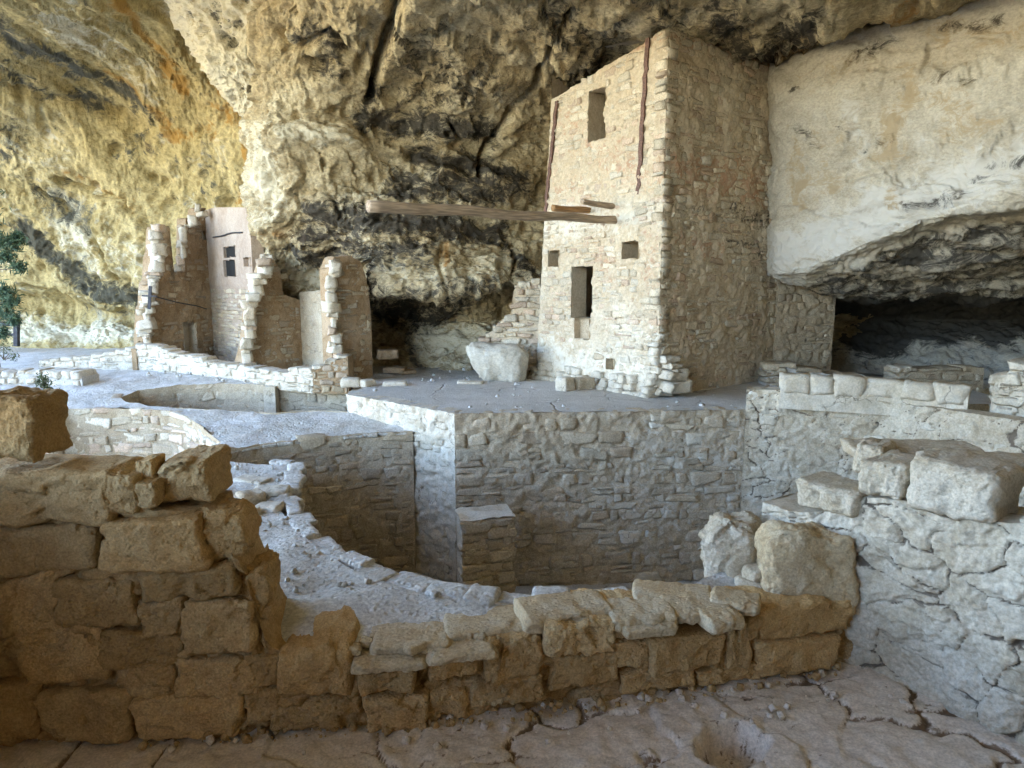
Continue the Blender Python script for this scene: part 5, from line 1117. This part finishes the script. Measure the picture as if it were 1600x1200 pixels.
# pale blocks standing at the end of the low wall
b1 = thing('end_block', 'tall whitish weathered stone block at the end of the low wall, beside the orange one', 'stone block')
rock('block', at_y(1146, 872, 5.85), (.56, .62, .74), M_cap, 301, yaw=-.25, tilt=(-.06, -.04), parent=b1, res=(36, 30, 36), r=.22, amp=.05, chips=.05)
b2 = thing('end_block', 'wide rounded stone block with an orange brown face, in the corner of two walls', 'stone block')
def corner_cut(P):
    P = P.copy(); k = np.clip(P[:, 1] / .4 + .5, 0, 1); P[:, 0] -= k * .34 * np.clip(P[:, 0] / .46, 0, 1); return P
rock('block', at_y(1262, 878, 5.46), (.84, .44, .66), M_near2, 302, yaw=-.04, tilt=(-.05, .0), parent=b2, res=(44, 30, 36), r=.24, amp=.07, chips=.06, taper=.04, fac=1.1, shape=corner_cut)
for k, (px, py, s_) in enumerate([(1190, 925, .16), (1172, 912, .12), (1205, 905, .14), (1160, 935, .14), (1215, 930, .15), (1184, 895, .12)]):
    rock('mortar_lump', at_y(px, py, 5.5), (s_ * 1.6, s_ * 2, s_), M_cap, 310 + k, yaw=k, parent=b1, res=(10, 8, 8), r=.3, amp=.1)
# side wall
sw = thing('side_wall', 'thick cracked whitish plastered wall beside the room floor, big capstones along its top', 'wall')
back = at_y(1236, 800, 5.95)
nW = np.array([sdv[1], -sdv[0]])
bk = CORNER - sdv * 1.0
wS = Wall([xy(bk), xy(CORNER), xy(SIDE), xy(SIDE + sdv * 1.2)], FZ - .6, 1, .6)
prof = [(1238, 800), (1300, 800), (1338, 795), (1345, 778), (1410, 782), (1460, 806), (1560, 818), (1640, 822), (1800, 826)]
pu = sorted([wS.uz(*p) for p in prof]); wS.top = lambda u: np.interp(u, [q[0] for q in pu], [q[1] for q in pu])
cf5 = crack_field(3.0, .035, .035, 55, .35); cf6 = crack_field(7, .010, .05, 75, .3)
ps = Plates(2.3, 3.4, 55, .05, .05, .045)
wS.core('plaster', M_side, sw, res=.0135, disp=.018, freq=5, extra=ps, attrs={'stain': ps.dirt})
sS = Stones(); wS.course(sS, M_side, h=(.16, .34), l=(.22, .5), gap=.05, depth=.2, proud=(-.06, .0), tilt=.12, skip=.6, zmin=-.9); sS.build(sw)
CS = [(1337, 719, 1415, 779, .55, 321, .05, 0), (1412, 722, 1562, 812, .60, 322, .09, 0), (1240, 757, 1339, 802, .5, 323, .04, 0), (1300, 700, 1345, 752, .4, 324, -.25, .2), (1600, 742, 1700, 812, .55, 327, .05, 0)]
for x0, y0, x1, y1, d, sd_, out, yw in CS: near_stone(sw, x0, y0, x1, y1, d, sd_, w=wS, out=out, mat=M_cap, yaw=yw, r=.17, amp=.04, chips=.04, name='capstone')
p = at_y(1420, 706, 5.9); rock('capstone', p, (1.05, .5, .16), M_cap, 325, yaw=-.15, parent=sw, res=(30, 16, 10), r=.25, amp=.05)
p = at_y(1550, 722, 5.4); rock('capstone', p, (.8, .45, .12), M_cap, 326, yaw=-.3, parent=sw, res=(26, 16, 8), r=.25, amp=.05)
for k in range(0):
    u = random.uniform(.2, 1.6); z = float(wS.top(u)); rock('mortar_lump', wS.pt(np.array(u), np.array(z - .02), np.array(-.02)), (random.uniform(.1, .25), .2, random.uniform(.05, .1)), M_side, 340 + k, parent=sw, res=(10, 8, 8), r=.3, amp=.1)
# rim stones along the kiva's near edge
rim = thing('stone_kerb', 'line of pale rounded kerb stones set along the curved edge of the near kiva', 'kerb')
RW = Wall(K1[8:26], -.6, -.43, .3)
u = .7
k = 0
while u < RW.L - .2:
    ln = random.uniform(.22, .46); c_ = u + ln / 2; t_ = RW.tan(np.array(c_)); n_ = RW.nrm(np.array(c_)); p = RW.pt(np.array(c_), np.array(-.475 + random.uniform(-.03, .03)), np.array(-.10 + random.uniform(-.05, .03)))
    rock('kerb_stone', p, (ln + .02, random.uniform(.16, .34), random.uniform(.05, .13)), M_rim, 400 + k, yaw=math.atan2(t_[1], t_[0]) + random.gauss(0, .08), parent=rim, res=(12, 8, 6), r=.28, amp=.06); u += ln; k += 1
RW2 = Wall(K1[:8][::-1], -.6, lambda u: -.42, .3); u = 0
while u < RW2.L - .2:
    ln = random.uniform(.22, .5); c_ = u + ln / 2; t_ = RW2.tan(np.array(c_)); p = RW2.pt(np.array(c_), np.array(zw(*RW2.xy(np.array(c_))) - .03), np.array(-.12 + random.uniform(-.02, .02)))
    rock('kerb_stone', p, (ln + .01, random.uniform(.2, .34), random.uniform(.05, .08)), M_rim, 460 + k, yaw=math.atan2(t_[1], t_[0]), parent=rim, res=(12, 8, 6), r=.28, amp=.05); u += ln; k += 1
# loose stones on the walkway
for k, (x, y, sx, sz, mt, lab) in enumerate([(392, 787, .30, .20, M_gm, 'grey squarish loose stone lying on the pale walkway'), (358, 792, .30, .16, M_white, 'rounded white stone beside the grey loose stone'), (330, 775, .34, .12, M_white, 'flat white stone behind the rounded white one on the walkway'),
        (386, 802, .28, .08, M_white, 'thin white slab just before the grey loose stone'), (425, 770, .40, .10, M_white, 'broad flat white stone bedded at the kiva edge of the walkway'), (338, 752, .30, .07, M_cap, 'flat tan stone bedded in the walkway by the stepped wall'), (395, 752, .42, .06, M_white, 'low white slab bedded across the walkway near the notch of the kiva'), (420, 795, .3, .08, M_white, 'pale flat stone between the grey loose stone and the kiva')]):
    o = rock('loose_stone', at_z(x, y, -.45) + np.array([0, 0, sz * .25]), (sx, .26, sz), mt, 500 + k, yaw=random.gauss(0, .4), res=(14, 10, 8), r=.24, amp=.06); tag(o, lab, 'stone')

# ------------------------------------------------------------------ far left: railing, pine, shrubs
rl = thing('railing', 'dark wooden post and two rails at the end of the path', 'railing')
yR = 21.5
for n_, a, b, w_ in (('post', (26, 503), (26, 541), .13), ('rail', (-40, 506), (26, 507), .10), ('rail', (-40, 522), (26, 523), .08)):
    bar(n_, at_y(*a, yR), at_y(*b, yR), w_, w_, M_dark, rl)
def leaves(name, centres, n, size, mat, parent, seed, long=2.5):
    g = np.random.RandomState(seed); co = []; q = []
    for (c, r) in centres:
        for _ in range(n):
            p = np.array(c) + g.normal(size=3) * r * .45; d = g.normal(size=3); d /= np.linalg.norm(d); e = np.cross(d, g.normal(size=3)); e /= np.linalg.norm(e)
            s_ = size * g.uniform(.6, 1.3); k = len(co); co += [p - e * s_ * .3, p + d * s_ * long * .5, p + e * s_ * .3, p - d * s_ * long * .5]; q.append([k, k + 1, k + 2, k + 3])
    return link(name, mesh_from(name, co, quads=q, smoothed=False), mat, parent)
pine = thing('pine_tree', 'slender green pine with loose branches growing beyond the path and railing', 'tree')
tp = at_y(-6, 560, 17.0); log('trunk', tp + np.array([0, 0, -.6]), tp + np.array([.05, 0, 4.6]), .07, .03, M_bark, pine, n=12, seg=8)
cs = []
for x, y, r in ((22, 378, .24), (10, 400, .22), (28, 372, .16), (4, 380, .3), (30, 418, .16), (16, 470, .24), (6, 455, .2), (10, 490, .26), (22, 500, .14), (2, 520, .2), (-20, 420, .4), (-25, 350, .4), (-30, 300, .4), (-30, 480, .4)):
    c = at_y(x, y, 17.0 + random.uniform(-.2, .2)); cs.append((c, r)); log('branch', tp + np.array([0, 0, c[2] - tp[2] - .1]), c, .016, .008, M_bark, pine, n=5, seg=5)
stuff(leaves('needles', cs, 330, .05, M_needle, pine, 3, 3.5))
def shrub(label, x, y, d, spots, seed, bare=0):
    t = thing('shrub', label, 'shrub'); b_ = at_y(x, y, d)
    for sx, sy, r in spots: log('stem', b_, at_y(sx, sy, d), .014, .006, M_bark, t, n=6, seg=5, seed=seed)
    stuff(leaves('leaves', [(at_y(sx, sy, d + random.uniform(-.1, .1)), r) for sx, sy, r in spots], 70, .035, M_leaf, t, seed, 2.0))
shrub('spindly green shrub growing behind the top block of the stepped wall', 58, 690, 9.6, [(60, 625, .13), (72, 612, .12), (66, 635, .12), (80, 650, .05), (56, 640, .10), (90, 630, .04), (70, 600, .08)], 5)
shrub('low dark green shrub at the edge of the path by the railing', 6, 562, 16.5, [(4, 540, .22), (14, 552, .2), (-6, 548, .25), (20, 558, .12)], 6)
shrub('small sparse green plant among the white rubble stones', 68, 606, 13.5, [(66, 588, .1), (72, 594, .08), (60, 596, .08)], 7)

# the room's own walls beside and behind the photographer
for pts, zt in (([(-4.9, -3.2), (-4.2, 1.0), (-3.75, 4.15)], 1.05), ([(6.0, -3.0), (0, -3.1), (-4.9, -3.2)], 3.4)):
    w = Wall(pts if pts[0][0] < 0 else pts, FZ - .3, zt, .5)
    structure(w.core('room_wall', M_nearm, None, res=.12, disp=.04, freq=3))

# pebbles and crumbs lying about
def in_poly(x, y, poly):
    c = False; j = len(poly) - 1
    for i in range(len(poly)):
        if (poly[i][1] > y) != (poly[j][1] > y) and x < (poly[j][0] - poly[i][0]) * (y - poly[i][1]) / (poly[j][1] - poly[i][1]) + poly[i][0]: c = not c
        j = i
    return c
def scatter(name, n, poly, zf, smin, smax, mat, seed):
    g = np.random.RandomState(seed); co, qs, k = [], [], 0; x0, y0 = np.min(poly, 0); x1, y1 = np.max(poly, 0); P, q = VAR[1.0][0]
    while k < n:
        x, y = g.uniform(x0, x1), g.uniform(y0, y1); c = False; j = len(poly) - 1
        for i in range(len(poly)):
            if (poly[i][1] > y) != (poly[j][1] > y) and x < (poly[j][0] - poly[i][0]) * (y - poly[i][1]) / (poly[j][1] - poly[i][1]) + poly[i][0]: c = not c
            j = i
        if not c: continue
        if any(in_poly(x, y, h) for h in (K1, K2, K3)) and zf(x, y) > -2: continue
        s_ = smin + (smax - smin) * g.uniform() ** 4; A = np.linalg.qr(g.normal(size=(3, 3)))[0] * s_
        P, q = VAR[1.0][k % 6]; co.append(P @ A.T + np.array([x, y, zf(x, y) + s_ * .3])); qs.append(q + k * len(P)); k += 1
    stuff(link(name, mesh_from(name, np.concatenate(co), quads=np.concatenate(qs)), mat))
scatter('gravel', 260, [xy(EDGE_B), xy(EDGE_C), (5, 12), (5, 14), (-1, 17), xy(EDGE_A)], lambda x, y: -.01, .01, .07, M_ground, 1)
scatter('gravel', 420, [(-3.2, 5.0), (.3, 5.1), (-.6, 5.5), (-1.7, 6.5), (-3.4, 9.8), (-5, 10)], zw, .012, .05, M_rim, 2)
scatter('gravel', 130, [(-1.8, 11), (-.9, 10.2), (-3, 8), (-3.6, 9.6)], lambda x, y: -3.0, .02, .12, M_gm, 3)
scatter('gravel', 160, [(-2.6, 4.5), (-.4, 4.7), (2.6, 5.2), (3.2, 4.6), (0, 4.2), (-2.6, 4.1)], lambda x, y: FZ, .005, .05, M_room, 4)
scatter('gravel', 240, [(-2.6, 4.35), (-.4, 4.55), (1.6, 4.95), (2.7, 5.25), (2.8, 5.1), (1.6, 4.8), (-.4, 4.4), (-2.6, 4.2)], lambda x, y: FZ, .008, .06, M_nearm, 14)
scatter('gravel', 200, [(-9, 16), (-5, 13.2), (-3.2, 12.6), (-4, 15), (-8, 17.3)], zw, .015, .07, M_rim, 5)

# repeats share a group
GR = {'shrub': 'shrubs along the path', 'loose_stone': 'loose stones on the ground', 'cave_rock': 'dark rocks in the cave', 'broken_wall': 'broken ruin walls', 'kiva_wall': 'round kiva walls', 'low_wall': 'low walls', 'end_block': 'blocks at the end of the low wall'}
for o in scene.objects:
    if o.parent is None and 'label' in o:
        o['kind'] = 'thing'; g = GR.get(o.name.split('.')[0])
        if g: o['group'] = g
